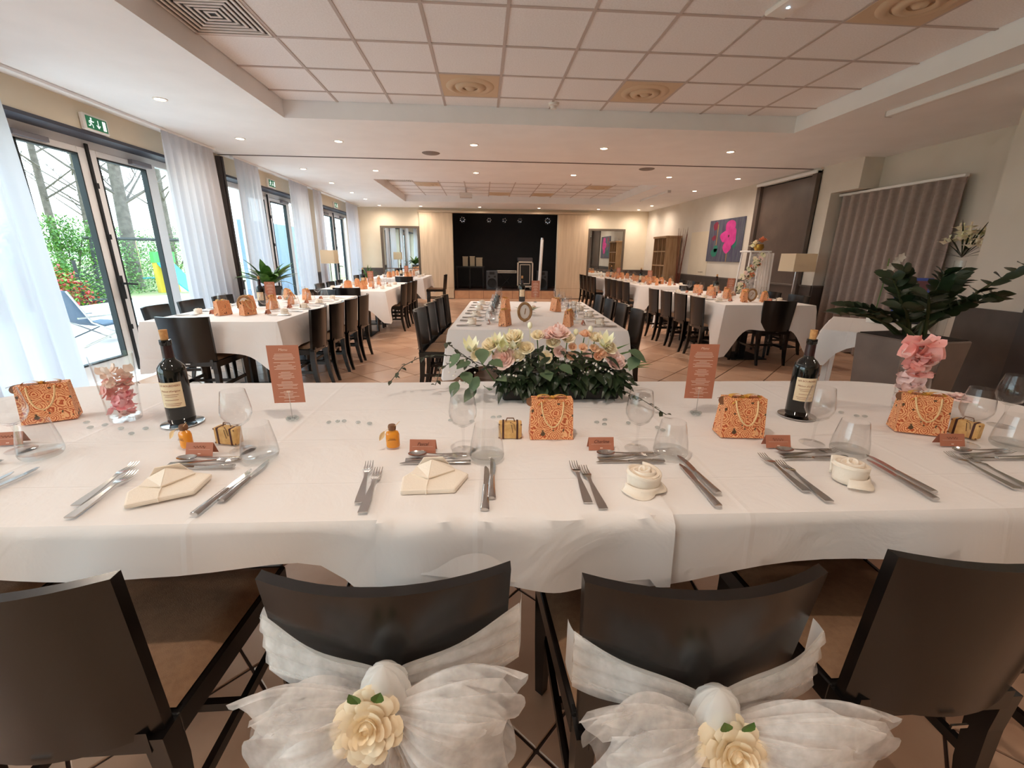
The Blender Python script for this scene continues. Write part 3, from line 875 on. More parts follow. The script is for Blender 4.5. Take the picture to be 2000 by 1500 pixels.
# ================================================================== CHAIRS
def back_surface(u, v, t=0.0):
    """u across 0..1, v 0 bottom..1 top ; t pushes along the normal"""
    x = (u-.5)*2
    w = .188+.017*v
    y = -.205-.035*v - .050*(1-x*x) + .0
    return (x*w, y-t, .435+.375*v)
def make_chair():
    o = thing('dining_chair', 'x', 'chair')
    b = MB()
    N, Mv = 12, 5
    th = .022
    def loop(fn):
        pass
    # closed curved panel
    vs = []; fs = []
    for side in (0, 1):
        for j in range(Mv+1):
            for i in range(N+1):
                vs.append(back_surface(i/N, j/Mv, th*side))
    k = (N+1)*(Mv+1)
    for j in range(Mv):
        for i in range(N):
            a = j*(N+1)+i
            fs.append((a, a+1, a+N+2, a+N+1)); fs.append((k+a, k+a+N+1, k+a+N+2, k+a+1))
    for i in range(N):
        fs.append((i, k+i, k+i+1, i+1)); a = Mv*(N+1)+i; fs.append((a, a+1, k+a+1, k+a))
    for j in range(Mv):
        a = j*(N+1); fs.append((a, a+N+1, k+a+N+1, k+a)); a += N; fs.append((a, k+a, k+a+N+1, a+N+1))
    b.add(vs, fs); b.build('backrest', WENGE, o, smooth=40)
    # seat: padded, wider in front
    s = MB()
    def seat(u, v):
        x = (u-.5)*2; y = -.19+.40*v
        w = .185+.025*v
        ed = max(0, abs(x)-.82)/.18; ef = max(0, abs(v-.5)*2-.84)/.16
        return (x*w, y, .462-.020*min(1, ed*ed+ef*ef))
    s.grid(seat, 14, 12)
    def seatb(u, v):
        x = (u-.5)*2; return (x*(.185+.025*(1-v)), -.19+.40*(1-v), .425)
    s.grid(seatb, 14, 12)
    s.build('seat', SEATF, o, smooth=50)
    sk = MB()
    for (u0, v0, u1, v1) in ((-.185, -.19, -.21, .21), (.185, -.19, .21, .21), (-.21, .21, .21, .21), (-.185, -.19, .185, -.19)):
        d = Vector((u1-u0, v1-v0, 0)); L = d.length; a = math.atan2(d.y, d.x)
        sk.obox(((u0+u1)/2, (v0+v1)/2, .412), (L+.02, .024, .055), Matrix.Rotation(a, 3, 'Z'))
    sk.build('seat_frame', WENGE, o, bevel=.003)
    for sx in (-1, 1):
        l = MB()
        # rear leg sweeping backwards
        pr = [(.435, -.222, .024), (.33, -.218, .023), (.2, -.225, .021), (.08, -.243, .017), (0, -.262, .014)]
        for a in range(len(pr)-1):
            (z0, y0, r0), (z1, y1, r1) = pr[a], pr[a+1]; x = sx*.176
            l.add([(x-r0*.8, y0-r0, z0), (x+r0*.8, y0-r0, z0), (x+r0*.8, y0+r0, z0), (x-r0*.8, y0+r0, z0), (x-r1*.8, y1-r1, z1), (x+r1*.8, y1-r1, z1), (x+r1*.8, y1+r1, z1), (x-r1*.8, y1+r1, z1)],
                  [(0,1,2,3), (7,6,5,4), (1,0,4,5), (2,1,5,6), (3,2,6,7), (0,3,7,4)])
        l.build('leg', WENGE, o)
        l = MB(); l.tube([(sx*.19, .19, .42), (sx*.192, .192, .2), (sx*.192, .194, 0)], [.031, .025, .019], 4); 
        l.build('leg', WENGE, o)
        l = MB(); l.obox((sx*.185, -.015, .215), (.016, .40, .026)); l.build('stretcher', WENGE, o)
    l = MB(); l.obox((0, -.01, .215), (.36, .018, .024)); l.build('stretcher', WENGE, o)
    p = MB(); p.obox((0, -.291, .43), (.035, .004, .008)); p.build('metal_tag', STEEL, o)
    # the lower rail behind the panel
    p = MB(); p.obox((0, -.236, .428), (.34, .022, .05)); p.build('rear_rail', WENGE, o)
    return o
CH = Proto(make_chair)
ORD = ['first', 'second', 'third', 'fourth', 'fifth']
# rz = 0 faces +y (towards the stage); origin at the seat centre
near = [(-.800, .872, 'dark wooden chair pulled up to the head table before the wine bottle, without a bow'),
        (-.162, .860, 'dark wooden chair with tulle bow at head table, facing the pocket napkin'),
        (.364, .825, 'dark wooden chair with tulle bow at head table, facing the rolled napkin'),
        (.928, .855, 'dark wooden chair at the head table facing floral bag and wine bottle, without a bow')]
for x, y, lab in near: CH.put((x, y, 0), R(0), lab)
CH.put((1.52, .85, 0), 0, 'dark wooden chair at the rounded end of the head table by the pink vase')
CH.put((-1.40, .87, 0), 0, 'dark wooden chair at the rounded window end of the head table')
def side(key, lst, rz, desc, grp):
    for i, (x, y, dr) in enumerate(lst):
        CH.put((x, y, 0), rz+R(dr), 'dark chair, %s from head table, %s' % (ORD[i], desc), grp)
W = -math.pi/2      # faces +x
E_ = math.pi/2      # faces -x
side('C', [(-.34, 4.15, -3), (-.30, 4.62, -3), (-.26, 5.10, -3), (-.22, 5.58, -3)], W, 'on the window side of number one table', 'chairs on the window side of the number one table')
side('C', [(1.25, 4.14, -3), (1.26, 4.65, -3), (1.26, 5.13, -3), (1.28, 5.68, -3)], E_, 'on the lamp side of number one table', 'chairs on the lamp side of the number one table')
side('L1', [(-1.83, 4.30, 0), (-1.80, 4.76, 0), (-1.78, 5.21, 0), (-1.76, 5.67, 0)], E_, 'on the aisle side of table by first glazed door', 'chairs on the aisle side of the table by the first glazed door')
side('L1', [(-2.88, 4.42, 6), (-2.88, 4.92, 0), (-2.86, 5.48, 0)], W, 'on the window side of table by first glazed door', 'chairs on the window side of the table by the first glazed door')
CH.put((-2.40, 3.88, 0), R(0), 'dark wooden chair at the head-table end of table by first glazed door')
CH.put((-2.30, 6.20, 0), R(180), 'dark wooden chair at the far end of table by first glazed door')
CH.put((-2.06, 7.10, 0), R(0), 'dark wooden chair at the head-table end of table by second glazed door')
side('L2', [(-1.63, 7.86, 0), (-1.62, 8.36, 0), (-1.60, 8.88, 0)], E_, 'on the aisle side of table by second glazed door', 'chairs on the aisle side of the table by the second glazed door')
side('L2', [(-2.52, 7.75, 0), (-2.52, 8.3, 0), (-2.52, 8.8, 0)], W, 'on the window side of table by second glazed door', 'chairs on the window side of the table by the second glazed door')
CH.put((-1.80, 10.62, 0), R(0), 'dark wooden chair at the head-table end of table nearest the curtain mirror')
CH.put((-1.22, 11.65, 0), E_, 'dark wooden chair on the aisle side of table nearest the curtain mirror')
side('L3', [(-2.75, 10.85, 0), (-2.75, 11.4, 0)], W, 'on the window side of table nearest curtain mirror', 'chairs on the window side of the table nearest the curtain mirror')
side('R1', [(3.08, 5.62, -2), (3.06, 6.08, -2), (3.04, 6.53, -2), (3.02, 6.98, -2)], W, 'on the aisle side of number seven table', 'chairs on the aisle side of the number seven table')
CH.put((3.62, 5.345, 0), R(-2), 'dark wooden chair at the head-table end of number seven table')
CH.put((3.75, 7.52, 0), R(180), 'dark wooden chair at the stage end of number seven table')
side('R1', [(4.16, 5.86, 0), (4.16, 6.45, 0)], E_, 'on the wall side of number seven table', 'chairs on the wall side of the number seven table')
side('R2', [(3.15, 8.82, 0), (3.15, 9.26, 0), (3.15, 9.70, 0), (3.15, 10.14, 0)], W, 'on the aisle side of table before the painting', 'chairs on the aisle side of the table in front of the painting')
side('R3', [(3.02, 10.98, 0), (3.02, 11.42, 0), (3.02, 11.86, 0), (3.02, 12.3, 0)], W, 'on the aisle side of table nearest the painting mirror', 'chairs on the aisle side of the table nearest the painting mirror')
side('R2', [(4.24, 9.0, 0), (4.24, 9.6, 0)], E_, 'on the wall side of table before the painting', 'chairs on the wall side of the table in front of the painting')

# ---- tulle sashes tied round two chair backs
TULLE = sheer('ivory_tulle', (255,252,250), .58, .35, tex=22)
TULLED = sheer('ivory_tulle_gathered', (255,252,248), .22, .3)
PETAL_I = mat('ivory_rose_petal', (248,234,208), .6, c2=(244,224,190), nscale=30)
def rose_mesh(mb, Rr=.05, layers=4, seed=1, openness=.9, per=5, depth=1.0):
    rnd = random.Random(seed)
    for L in range(layers):
        t = L/(max(1, layers-1))
        n = 3+int(round(t*(per-3)+ .4*L))
        r0 = Rr*(.10+.62*t); h = Rr*(1.25-.62*t)*depth
        for k in range(n):
            a0 = 2*math.pi*k/n + L*.9 + rnd.uniform(-.15, .15); w = math.pi/n*1.28
            curl = Rr*(.10+.42*t)*openness*rnd.uniform(.8, 1.2); lift = rnd.uniform(-.05, .05)*Rr
            def fn(u, v, a0=a0, w=w, curl=curl, lift=lift):
                uu = (u-.5)*2
                a = a0+uu*w*(.55+.45*math.sin(math.pi*min(.85, v*.75+.15)))
                r = r0*(.35+.65*math.sin(math.pi*.5*min(1, v*1.3)))+curl*v*v*(1-.25*uu*uu)
                z = h*(v**.8)*(1-.16*uu*uu*v)-curl*.35*v**4+lift
                return (r*math.cos(a), r*math.sin(a), z-Rr*.35)
            mb.grid(fn, 4, 4)
    mb.ball((0, 0, -Rr*.1), Rr*.32, (1, 1, 1.2), 8, 5)
def tulle_bow(label, loc, rz, seed, roselab, roseloc, right=1.0):
    """origin at the knot; -y points away from the chair back"""
    rnd = random.Random(seed)
    o = thing('tulle_bow', label, 'bow', loc, rz)
    kz = 0.0
    # sash: two bands rising from the knot to the panel edges, following the curved back
    for s in (-1, 1):
        for ly in range(2):
            def fn(u, v, s=s, ly=ly):
                x = s*(.012+.205*u)
                yb = .050*(x/.2)**2 + .004
                zc = .004+.030*u
                hw = .020+.036*u**.7
                z = zc+(v-.5)*2*hw
                crease = .004*math.sin(v*(16+5*ly)+u*7+ly*2+seed)
                return (x, yb-.012-.006*ly+crease, z)
            b = MB(); b.grid(fn, 14, 16); b.build('sash', TULLE if ly else TULLED, o, smooth=80)
        # wrap round the panel edge
        def fe(u, v, s=s):
            a = u*math.pi*.5
            return (s*(.217+.006*math.sin(a)), .05+.035*u, .034+(v-.5)*.112*(1-.1*u))
        b = MB(); b.grid(fe, 4, 6); b.build('sash', TULLED, o, smooth=80)
    # loops of the bow: puffed crumpled lobes
    for s in (-1, 1):
        for ly in range(3):
            sc0 = 1-.16*ly; ph = rnd.uniform(0, 6.28); dz = rnd.uniform(-.02, .02)
            def fl(u, v, s=s, ly=ly, sc0=sc0, ph=ph, dz=dz):
                a = u*2*math.pi                      # around the lobe section
                r = v                                # outwards from the knot
                L = .195*sc0*(right if s > 0 else 1)
                hh = .010+.122*sc0*math.sin(math.pi*.5*min(1, r*1.1))
                th = .010+.050*math.sin(math.pi*min(1, r*.92+.04))
                # pleats gathered at the knot fan outwards
                cr = 1+.10*math.sin(a*9+ph)+.07*math.sin(a*16+ph*2+2*r)+.04*math.sin(a*27+ph)
                x = s*(L*(r**.9)*(1+.05*math.sin(a*7+ph)) + .02*math.sin(a*5+ph)*r*r)
                z = -.02-.075*r + dz*r + hh*math.cos(a)*cr
                y = -.035-.012*ly*r + th*.75*math.sin(a)*cr - .02*r
                return (x, y, z)
            b = MB(); b.grid(fl, 96, 12, True); b.build('loop', TULLE, o, smooth=80)
    # hanging tails
    for k, (dx, wd) in enumerate(((-.075, .11), (.03, .12), (.11, .10))):
        ph = rnd.uniform(0, 6.28)
        def ft(u, v, dx=dx, wd=wd, ph=ph):
            x = dx*v+(u-.5)*(.03+wd*1.5*v**.7)
            y = -.04-.03*v+.016*math.sin(u*22+ph)*(.2+v)+.006*math.sin(u*47+ph)
            return (x, y, -.02-.30*v+.015*math.sin(u*9+ph)*v)
        b = MB(); b.grid(ft, 60, 10); b.build('tail', TULLE, o, smooth=80)
    def fk(u, v):
        a = u*2*math.pi; b_ = math.pi*(v-.5)
        rr = .036*(1+.13*math.sin(a*11+2*v)+.08*math.sin(a*19+5*v))
        return (rr*math.cos(b_)*math.cos(a), -.030+.032*math.cos(b_)*math.sin(a), .010+.052*math.sin(b_))
    b = MB(); b.grid(fk, 36, 10, True); b.build('knot', TULLED, o, smooth=80)
    # the rose pinned to the bow
    r = thing('silk_rose', roselab, 'flower', roseloc, rz)
    m = MB(); rose_mesh(m, .044, 6, seed, 1.1, 8, .75); m.xf(Matrix.Rotation(R(62), 4, 'X')); m.build('petals', PETAL_I, r, smooth=80)
    for a in (70, 110, 185):
        l = MB(); l.leaf((.035*math.cos(R(a)), .012, .035*math.sin(R(a))), (math.cos(R(a)), -.15, math.sin(R(a))), (0, -1, 0), .032, .020, .1); l.build('leaf', GREENL, r)
tulle_bow('white tulle bow tied round the chair back facing the pocket napkin', (-.158, .556, .640), 0, 4, 'ivory silk rose pinned below the knot of the fuller tulle bow', (-.176, .478, .640))
tulle_bow('white tulle bow tied round the chair back facing the rolled napkin', (.366, .520, .600), R(-3), 9, 'ivory silk rose hanging low on the looser tulle bow', (.375, .442, .588), 1.3)
# ================================================================== SMALL THINGS FOR THE TABLES
def fork(L=.205):
    b = MB()
    # handle: flared flat bar, neck, then the head with four tines
    prof = [(0, .0105, .003), (.02, .0105, .0032), (.07, .0075, .004), (.115, .0042, .006), (.135, .0048, .008), (.148, .010, .0075), (.160, .0125, .005)]
    pr = [(y, w, z) for y, w, z in prof]
    def sec(y, w, z, t=.0015): return [(-w, y, z-t), (w, y, z-t), (w, y, z+t), (-w, y, z+t)]
    vs = []
    for y, w, z in pr: vs += sec(y, w, z)
    fs = [(0,1,2,3)]
    for i in range(len(pr)-1):
        a = 4*i
        for j in range(4):
            j2 = (j+1) % 4; fs.append((a+j, a+4+j, a+4+j2, a+j2))
    fs.append(tuple(4*(len(pr)-1)+j for j in (3,2,1,0)))
    b.add(vs, fs)
    for k in range(4):
        x = -.0098+.0065*k
        b.add([(x-.0017, .159, .0038), (x+.0017, .159, .0038), (x+.0017, .159, .0062), (x-.0017, .159, .0062),
               (x-.0012, .185, .003), (x+.0012, .185, .003), (x+.0012, .185, .005), (x-.0012, .185, .005),
               (x-.0006, .205, .008), (x+.0006, .205, .008), (x+.0006, .205, .0092), (x-.0006, .205, .0092)],
              [(0,1,2,3)]+[(4*a+j, 4*a+4+j, 4*a+4+(j+1) % 4, 4*a+(j+1) % 4) for a in (0, 1) for j in range(4)]+[(11,10,9,8)])
    return tag(b.build('fork', STEEL, smooth=35), 'x', 'fork')
def knife():
    o = thing('knife', 'x', 'knife')
    b = MB(); b.tube([(0, 0, .005), (0, .004, .005), (0, .05, .005), (0, .11, .0048)], [.009, .0105, .0088, .007], 10, flat=.45); b.build('handle', STEEL, o, smooth=50)
    c = MB()
    out = [(-.0055, .11), (.0055, .11), (.0085, .135), (.0095, .165), (.006, .195), (-.002, .212), (-.0055, .205), (-.0055, .14)]
    c.prism(out, .0028, .0050); c.build('blade', STEEL, o)
    return o
def spoon():
    b = MB()
    b.tube([(0, 0, .004), (0, .03, .004), (0, .08, .005), (0, .115, .008)], [.0095, .009, .005, .0035], 8, flat=.35)
    def bowl(u, v):
        a = 2*math.pi*u; r = v
        return (.0165*r*math.cos(a), .140+.027*r*math.sin(a), .0095-.0075*(1-r*r))
    b.grid(bowl, 18, 5, True)
    def bowl2(u, v):
        a = 2*math.pi*u; r = 1-v
        return (.0165*r*math.cos(a), .140+.027*r*math.sin(a), .0085-.0078*(1-r*r))
    b.grid(bowl2, 18, 5, True)
    return tag(b.build('spoon', STEEL, smooth=70), 'x', 'spoon')
def wine_glass():
    o = thing('wine_glass', 'x', 'wine glass')
    b = MB(); b.lathe([(.0005, .078), (.014, .080), (.030, .092), (.0395, .112), (.0405, .125), (.037, .150), (.031, .183), (.0302, .1835), (.036, .150), (.0393, .125), (.038, .112), (.028, .094), (.012, .084), (.0005, .083)], 28); b.build('bowl', GLASS, o, smooth=60)
    c = MB(); c.lathe([(.0045, .006), (.0035, .03), (.0035, .06), (.007, .078)], 10); c.build('stem', GLASS, o, smooth=60)
    d = MB(); d.lathe([(.0005, .0), (.034, .0), (.035, .0015), (.02, .004), (.0045, .007)], 28); d.build('foot', GLASS, o, smooth=40)
    return o
GLASSB = thin_glass('thick_glass_base', (.95,.965,.965,1), 1.5, .04, .03)
def tumbler():
    o = thing('tumbler', 'x', 'tumbler')
    b = MB(); b.lathe([(.047, .008), (.049, .016), (.046, .045), (.040, .075), (.0345, .104), (.0335, .1042), (.039, .075), (.0448, .045), (.0472, .018)], 28); b.build('wall', GLASS, o, smooth=60)
    c = MB(); c.lathe([(.0005, .001), (.042, .001), (.047, .008), (.0475, .017), (.03, .013), (.0005, .012)], 28); c.build('thick_base', GLASSB, o, smooth=40)
    return o
def place_card():
    o = thing('place_card', 'x', 'place card')
    b = MB(); b.add([(-.038, -.014, 0), (.038, -.014, 0), (.038, 0, .036), (-.038, 0, .036), (-.038, .014, 0), (.038, .014, 0)], [(0,1,2,3), (3,2,5,4)])
    b.build('card', PAPER, o, solid=.0006)
    # ornamental rule and tiny crest in pale print
    n = Vector((0, -.036, .014)).normalized()
    def P(x, t, e=.0006): return Vector((x, -.014+.014*t, .036*t)) + n*e
    p = MB()
    def q(x0, x1, t0, t1): p.add([P(x0, t0), P(x1, t0), P(x1, t1), P(x0, t1)], [(0,1,2,3)])
    q(-.030, .030, .47, .485); q(-.004, .004, .14, .21)
    p.build('pale_print', PRINT, o)
    return o
def text_mesh(txt, size, shear=0.0, name='lettering'):
    cu = bpy.data.curves.new(name, 'FONT'); cu.body = txt; cu.size = size; cu.align_x = 'CENTER'; cu.align_y = 'CENTER'; cu.shear = shear; cu.resolution_u = 2
    t = bpy.data.objects.new(name, cu); col.objects.link(t)
    bpy.context.view_layer.update()
    me = bpy.data.meshes.new_from_object(t.evaluated_get(bpy.context.evaluated_depsgraph_get()))
    bpy.data.objects.remove(t); bpy.data.curves.remove(cu)
    return me
def lettering(txt, size, fn, m, parent, shear=0.0):
    me = text_mesh(txt, size, shear)
    for v in me.vertices: v.co = fn(v.co.x, v.co.y)
    me.materials.clear(); me.materials.append(m)
    o = bpy.data.objects.new('lettering', me); col.objects.link(o); o.parent = parent
    return o
def card_name(card, txt=None, seed=0):
    n = Vector((0, -.036, .014)).normalized(); d = Vector((0, .014, .036)).normalized()
    base = Vector((0, -.014, 0))+n*.0008
    if txt: lettering(txt, .0135, lambda x, y: base+d*(.0255+y)+Vector((x, 0, 0)), INK, card, .35)
    else:
        rnd = random.Random(seed); b = MB(); N = 46; pts = []
        for i in range(N):
            u = i/(N-1); pts.append(base+d*(.0255+.0035*math.sin(u*26)*rnd.uniform(.5, 1.2))+Vector((-.017+.034*u, 0, 0)))
        b.tube(pts, .00035, 3); b.build('lettering', INK, card)
BAGP = None
def bag_material():
    m = bpy.data.materials.new('orange_rose_print_paper'); m.use_nodes = True
    nt = m.node_tree; p = nt.nodes['Principled BSDF']; p.inputs['Roughness'].default_value = .55
    tc = nt.nodes.new('ShaderNodeTexCoord')
    v = nt.nodes.new('ShaderNodeTexVoronoi'); v.inputs['Scale'].default_value = 27; v.inputs['Randomness'].default_value = .9
    nt.links.new(tc.outputs['Object'], v.inputs['Vector'])
    # rings round every cell centre give drawn roses
    n = nt.nodes.new('ShaderNodeTexNoise'); n.inputs['Scale'].default_value = 110
    nt.links.new(tc.outputs['Object'], n.inputs['Vector'])
    a = nt.nodes.new('ShaderNodeMath'); a.operation = 'MULTIPLY_ADD'; a.inputs[1].default_value = .22
    nt.links.new(n.outputs['Fac'], a.inputs[0]); nt.links.new(v.outputs['Distance'], a.inputs[2])
    w = nt.nodes.new('ShaderNodeMath'); w.operation = 'MULTIPLY'; w.inputs[1].default_value = 46; nt.links.new(a.outputs[0], w.inputs[0])
    sn = nt.nodes.new('ShaderNodeMath'); sn.operation = 'SINE'; nt.links.new(w.outputs[0], sn.inputs[0])
    r = nt.nodes.new('ShaderNodeValToRGB'); e = r.color_ramp.elements
    e[0].position = .0; e[0].color = s2l((176,78,40)); e[1].position = .62; e[1].color = s2l((240,186,134))
    x = e.new(.35); x.color = s2l((222,122,72))
    mr = nt.nodes.new('ShaderNodeMapRange'); mr.inputs[1].default_value = -1; mr.inputs[2].default_value = 1; nt.links.new(sn.outputs[0], mr.inputs[0])
    nt.links.new(mr.outputs[0], r.inputs[0])
    n2 = nt.nodes.new('ShaderNodeTexNoise'); n2.inputs['Scale'].default_value = 48; n2.inputs['Detail'].default_value = 1
    nt.links.new(tc.outputs['Object'], n2.inputs['Vector'])
    r2 = nt.nodes.new('ShaderNodeMapRange'); r2.inputs[1].default_value = .66; r2.inputs[2].default_value = .69; nt.links.new(n2.outputs['Fac'], r2.inputs[0])
    mx = nt.nodes.new('ShaderNodeMix'); mx.data_type = 'RGBA'; mx.inputs[7].default_value = s2l((86,64,40))
    nt.links.new(r2.outputs[0], mx.inputs[0]); nt.links.new(r.outputs[0], mx.inputs[6]); nt.links.new(mx.outputs[2], p.inputs['Base Color'])
    return m
BAGP = bag_material()
GOLD = mat('gold_satin_ribbon', (214,164,72), .35, c2=(196,142,56), nscale=40)
ROPE = mat('cream_cord', (226,190,140), .8)
KRAFT = mat('brown_kraft_tag', (120,82,56), .8)
def gift_bag():
    o = thing('gift_bag', 'x', 'gift bag')
    b = MB(); w, d, h = .068, .034, .128
    tx, ty = .060, .012
    b.add([(-w,-d,0),(w,-d,0),(w,d,0),(-w,d,0),(-tx-.004,-ty-.010,h),(tx+.004,-ty-.010,h),(tx+.004,ty+.006,h),(-tx-.004,ty+.006,h),(w-.006,0,h*.45),(-w+.006,0,h*.45)],
          [(0,3,2,1),(0,1,5,4),(2,3,7,6),(1,2,8),(2,6,8),(6,5,8),(5,1,8),(3,0,9),(0,4,9),(4,7,9),(7,3,9),(4,5,6,7)])
    b.build('bag_body', BAGP, o)
    hd = MB(); pts = []
    for i in range(13):
        u = i/12; a = math.pi*u
        pts.append((-.034*math.cos(a), -ty-.014-.018*math.sin(a)-.012*math.sin(a), h*.96-.072*math.sin(a)))
    hd.tube(pts, .0028, 6); hd.build('cord_handle', ROPE, o, smooth=60)
    bw = MB()
    for s in (-1, 1):
        def lp(u, v, s=s):
            a = 2*math.pi*u
            return (s*(.005+.026*(1-math.cos(a))*.8), -.006-.012*(v-.5)*2, h+.003+.011*math.sin(a)*(.6+.4*v))
        bw.grid(lp, 14, 2)
        bw.leaf((s*.004, -.008, h+.002), (s*.9, -.4, -.15), (0, 0, 1), .05, .018, .25)
    bw.ball((0, -.006, h+.003), .008, (1, .9, .8), 8, 5)
    bw.build('ribbon_bow', GOLD, o, smooth=60)
    tg = MB(); tg.lathe([(.0005, 0), (.014, 0)], 14); tg.xf(Matrix.Translation((-.066, -.005, h-.012)) @ Matrix.Rotation(R(70), 4, 'X')); tg.tube([(-.05, -.004, h+.004), (-.066, -.005, h+.002), (-.085, -.006, h-.004)], .0008, 4)
    tg.build('paper_tag', KRAFT, o)
    return o
BOTG = mat('dark_bottle_glass', (14,15,13), .08, spec=.6)
FOIL = mat('burgundy_foil', (46,18,18), .35)
LABELC = mat('cream_wine_label', (226,206,172), .7)
RED_INK = mat('red_brown_ink', (140,58,44), .7)
def wine_bottle():
    o = thing('wine_bottle', 'x', 'wine bottle')
    b = MB(); b.lathe([(.0005, .002), (.036, .002), (.0395, .008), (.0395, .175), (.037, .192), (.028, .205), (.018, .214), (.0150, .224), (.0143, .262), (.0165, .266), (.0165, .280), (.011, .281)], 30); b.build('glass_body', BOTG, o, smooth=50)
    f = MB(); f.lathe([(.0158, .222), (.0150, .262)], 24); f.build('foil', FOIL, o, smooth=60)
    c = MB(); c.lathe([(.0105, .276), (.0115, .312), (.0005, .3125)], 16); c.build('cork', CORK, o, smooth=50)
    l = MB()
    def lb(u, v):
        a = -math.pi/2+(u-.5)*1.75; return (.0400*math.cos(a), .0400*math.sin(a), .062+.085*v)
    l.grid(lb, 18, 1); lo = l.build('label', LABELC, o, smooth=60)
    def on(z): return lambda x, y: Vector((.0404*math.cos(-math.pi/2+x/.04), .0404*math.sin(-math.pi/2+x/.04), z+y))
    lettering('LES BOURDIERS', .0088, on(.136), RED_INK, lo)
    lettering("Maison d'origine", .0085, on(.118), RED_INK, lo, .3)
    for z, w in ((.106, .022), (.1, .018), (.088, .02), (.076, .026), (.070, .022)):
        s = MB(); s.grid(lambda u, v: on(z)((u-.5)*2*w, (v-.5)*.0012), 8, 1); s.build('small_print', RED_INK, lo)
    return o
def coaster():
    b = MB(); b.lathe([(.0005, 0), (.058, 0), (.0615, .0015), (.0615, .004), (.058, .0035), (.0005, .0025)], 32)
    return tag(b.build('bottle_coaster', CHROME, smooth=40), 'x', 'coaster')
CRYST = thin_glass('clear_pebble_glass', (.82,.86,.86,1), 1.6, .05, .10)
def pebble():
    b = MB(); b.ball((0, 0, .0045), .0095, (1, .85, .47), 10, 6); return tag(b.build('glass_pebble', CRYST, smooth=80), 'x', 'glass pebble')
def menu_card():
    o = thing('menu_card', 'x', 'menu card')
    b = MB(); b.box(-.05, .05, -.0008, .0008, .062, .262); cd = b.build('card', PAPER, o)
    lettering('Menu', .0125, lambda x, y: Vector((x, -.0014, .247+y)), PRINT, cd, .25)
    rnd = random.Random(5); p = MB(); z = .232
    for k in range(30):
        w = rnd.uniform(.012, .036)
        if k % 6 == 5: z -= .006
        p.add([(-w, -.0013, z), (w, -.0013, z), (w, -.0013, z+.0016), (-w, -.0013, z+.0016)], [(0,1,2,3)]); z -= .0046
    p.add([(-.006, -.0013, .100), (.006, -.0013, .100), (.006, -.0013, .105), (-.006, -.0013, .105)], [(0,1,2,3)])
    p.build('small_print', PRINT, cd)
    s = MB(); s.cyl((0, 0, .004), (0, 0, .10), .0013, n=6); s.build('wire_stem', STEEL, o)
    for k in range(5):
        a = k*1.256; c = MB(); c.ball((.014*math.cos(a), .011*math.sin(a), .006), .009, (1, 1, .7), 8, 5); c.build('crystal', CRYST, o)
    return o
HONEY = mat('amber_honey', (232,148,40), .12, spec=.6)
def honey_jar():
    o = thing('honey_jar', 'x', 'jar')
    b = MB()
    def ov(z, r): return [(.020*r*math.cos(a*math.pi/8), .014*r*math.sin(a*math.pi/8), z) for a in range(16)]
    rings = [(.002, .92), (.006, 1), (.042, 1), (.05, .86), (.054, .5), (.060, .45)]
    vs = []; fs = []
    for z, r in rings: vs += ov(z, r)
    for i in range(len(rings)-1):
        for j in range(16): fs.append((i*16+j, i*16+(j+1) % 16, (i+1)*16+(j+1) % 16, (i+1)*16+j))
    fs.append(tuple(range(15, -1, -1)))
    b.add(vs, fs); b.build('honey_filled_glass', HONEY, o, smooth=50)
    c = MB(); c.lathe([(.011, .057), (.012, .066), (.010, .072), (.0005, .0725)], 14); c.build('lid', KRAFT, o, smooth=50)
    t = MB(); t.tube([(.0, 0, .064), (-.012, -.013, .062), (-.028, -.013, .048)], .0008, 4); t.tube([(.0, 0, .064), (.012, -.008, .072), (.024, -.006, .084)], .0008, 4); t.build('string', ROPE, o)
    k = MB(); k.leaf((-.020, -.014, .058), (-.5, -.2, -.9), (0, -1, 0), .032, .014, .0); k.build('paper_tag', ROPE, o)
    # dark oval print on the jar
    p = MB(); p.add([(-.012, -.0150, .028), (.012, -.0150, .028), (.012, -.0150, .0292), (-.012, -.0150, .0292)], [(0,1,2,3)]); p.add([(-.009, -.0150, .032), (.009, -.0150, .032), (.009, -.0150, .0332), (-.009, -.0150, .0332)], [(0,1,2,3)]); p.build('print', INK, o)
    return o
SUITC = mat('kraft_suitcase_paper', (222,182,118), .7, c2=(206,160,98), nscale=60)
STRAP = mat('dark_brown_strap', (70,32,24), .6)
def suitcase_box():
    o = thing('suitcase_favour_box', 'x', 'box')
    b = MB(); b.box(-.036, .036, -.016, .016, 0, .052); b.build('box_body', SUITC, o, bevel=.003)
    for x in (-.022, .022):
        s = MB(); s.box(x-.003, x+.003, -.0168, .0168, -.0, .0528); s.build('strap', STRAP, o)
    h = MB(); h.tube([(-.014, 0, .053), (-.01, 0, .064), (.01, 0, .064), (.014, 0, .053)], .002, 5); h.tube([(.0, -.010, .054), (.012, -.018, .05), (.016, -.018, .03)], .001, 4); h.tube([(.0, -.010, .054), (.004, -.018, .046), (.008, -.018, .022)], .001, 4)
    h.build('twine', KRAFT, o)
    for (x, z) in ((-.034, .004), (.034, .004), (-.034, .048), (.034, .048)):
        c = MB(); c.ball((x, -.0155, z), .003, (1, .5, 1), 6, 4); c.build('corner_stud', KRAFT, o)
    return o
NAPK = mat('cream_cotton_napkin', (240,228,212), .8, bump=.1, bscale=200)
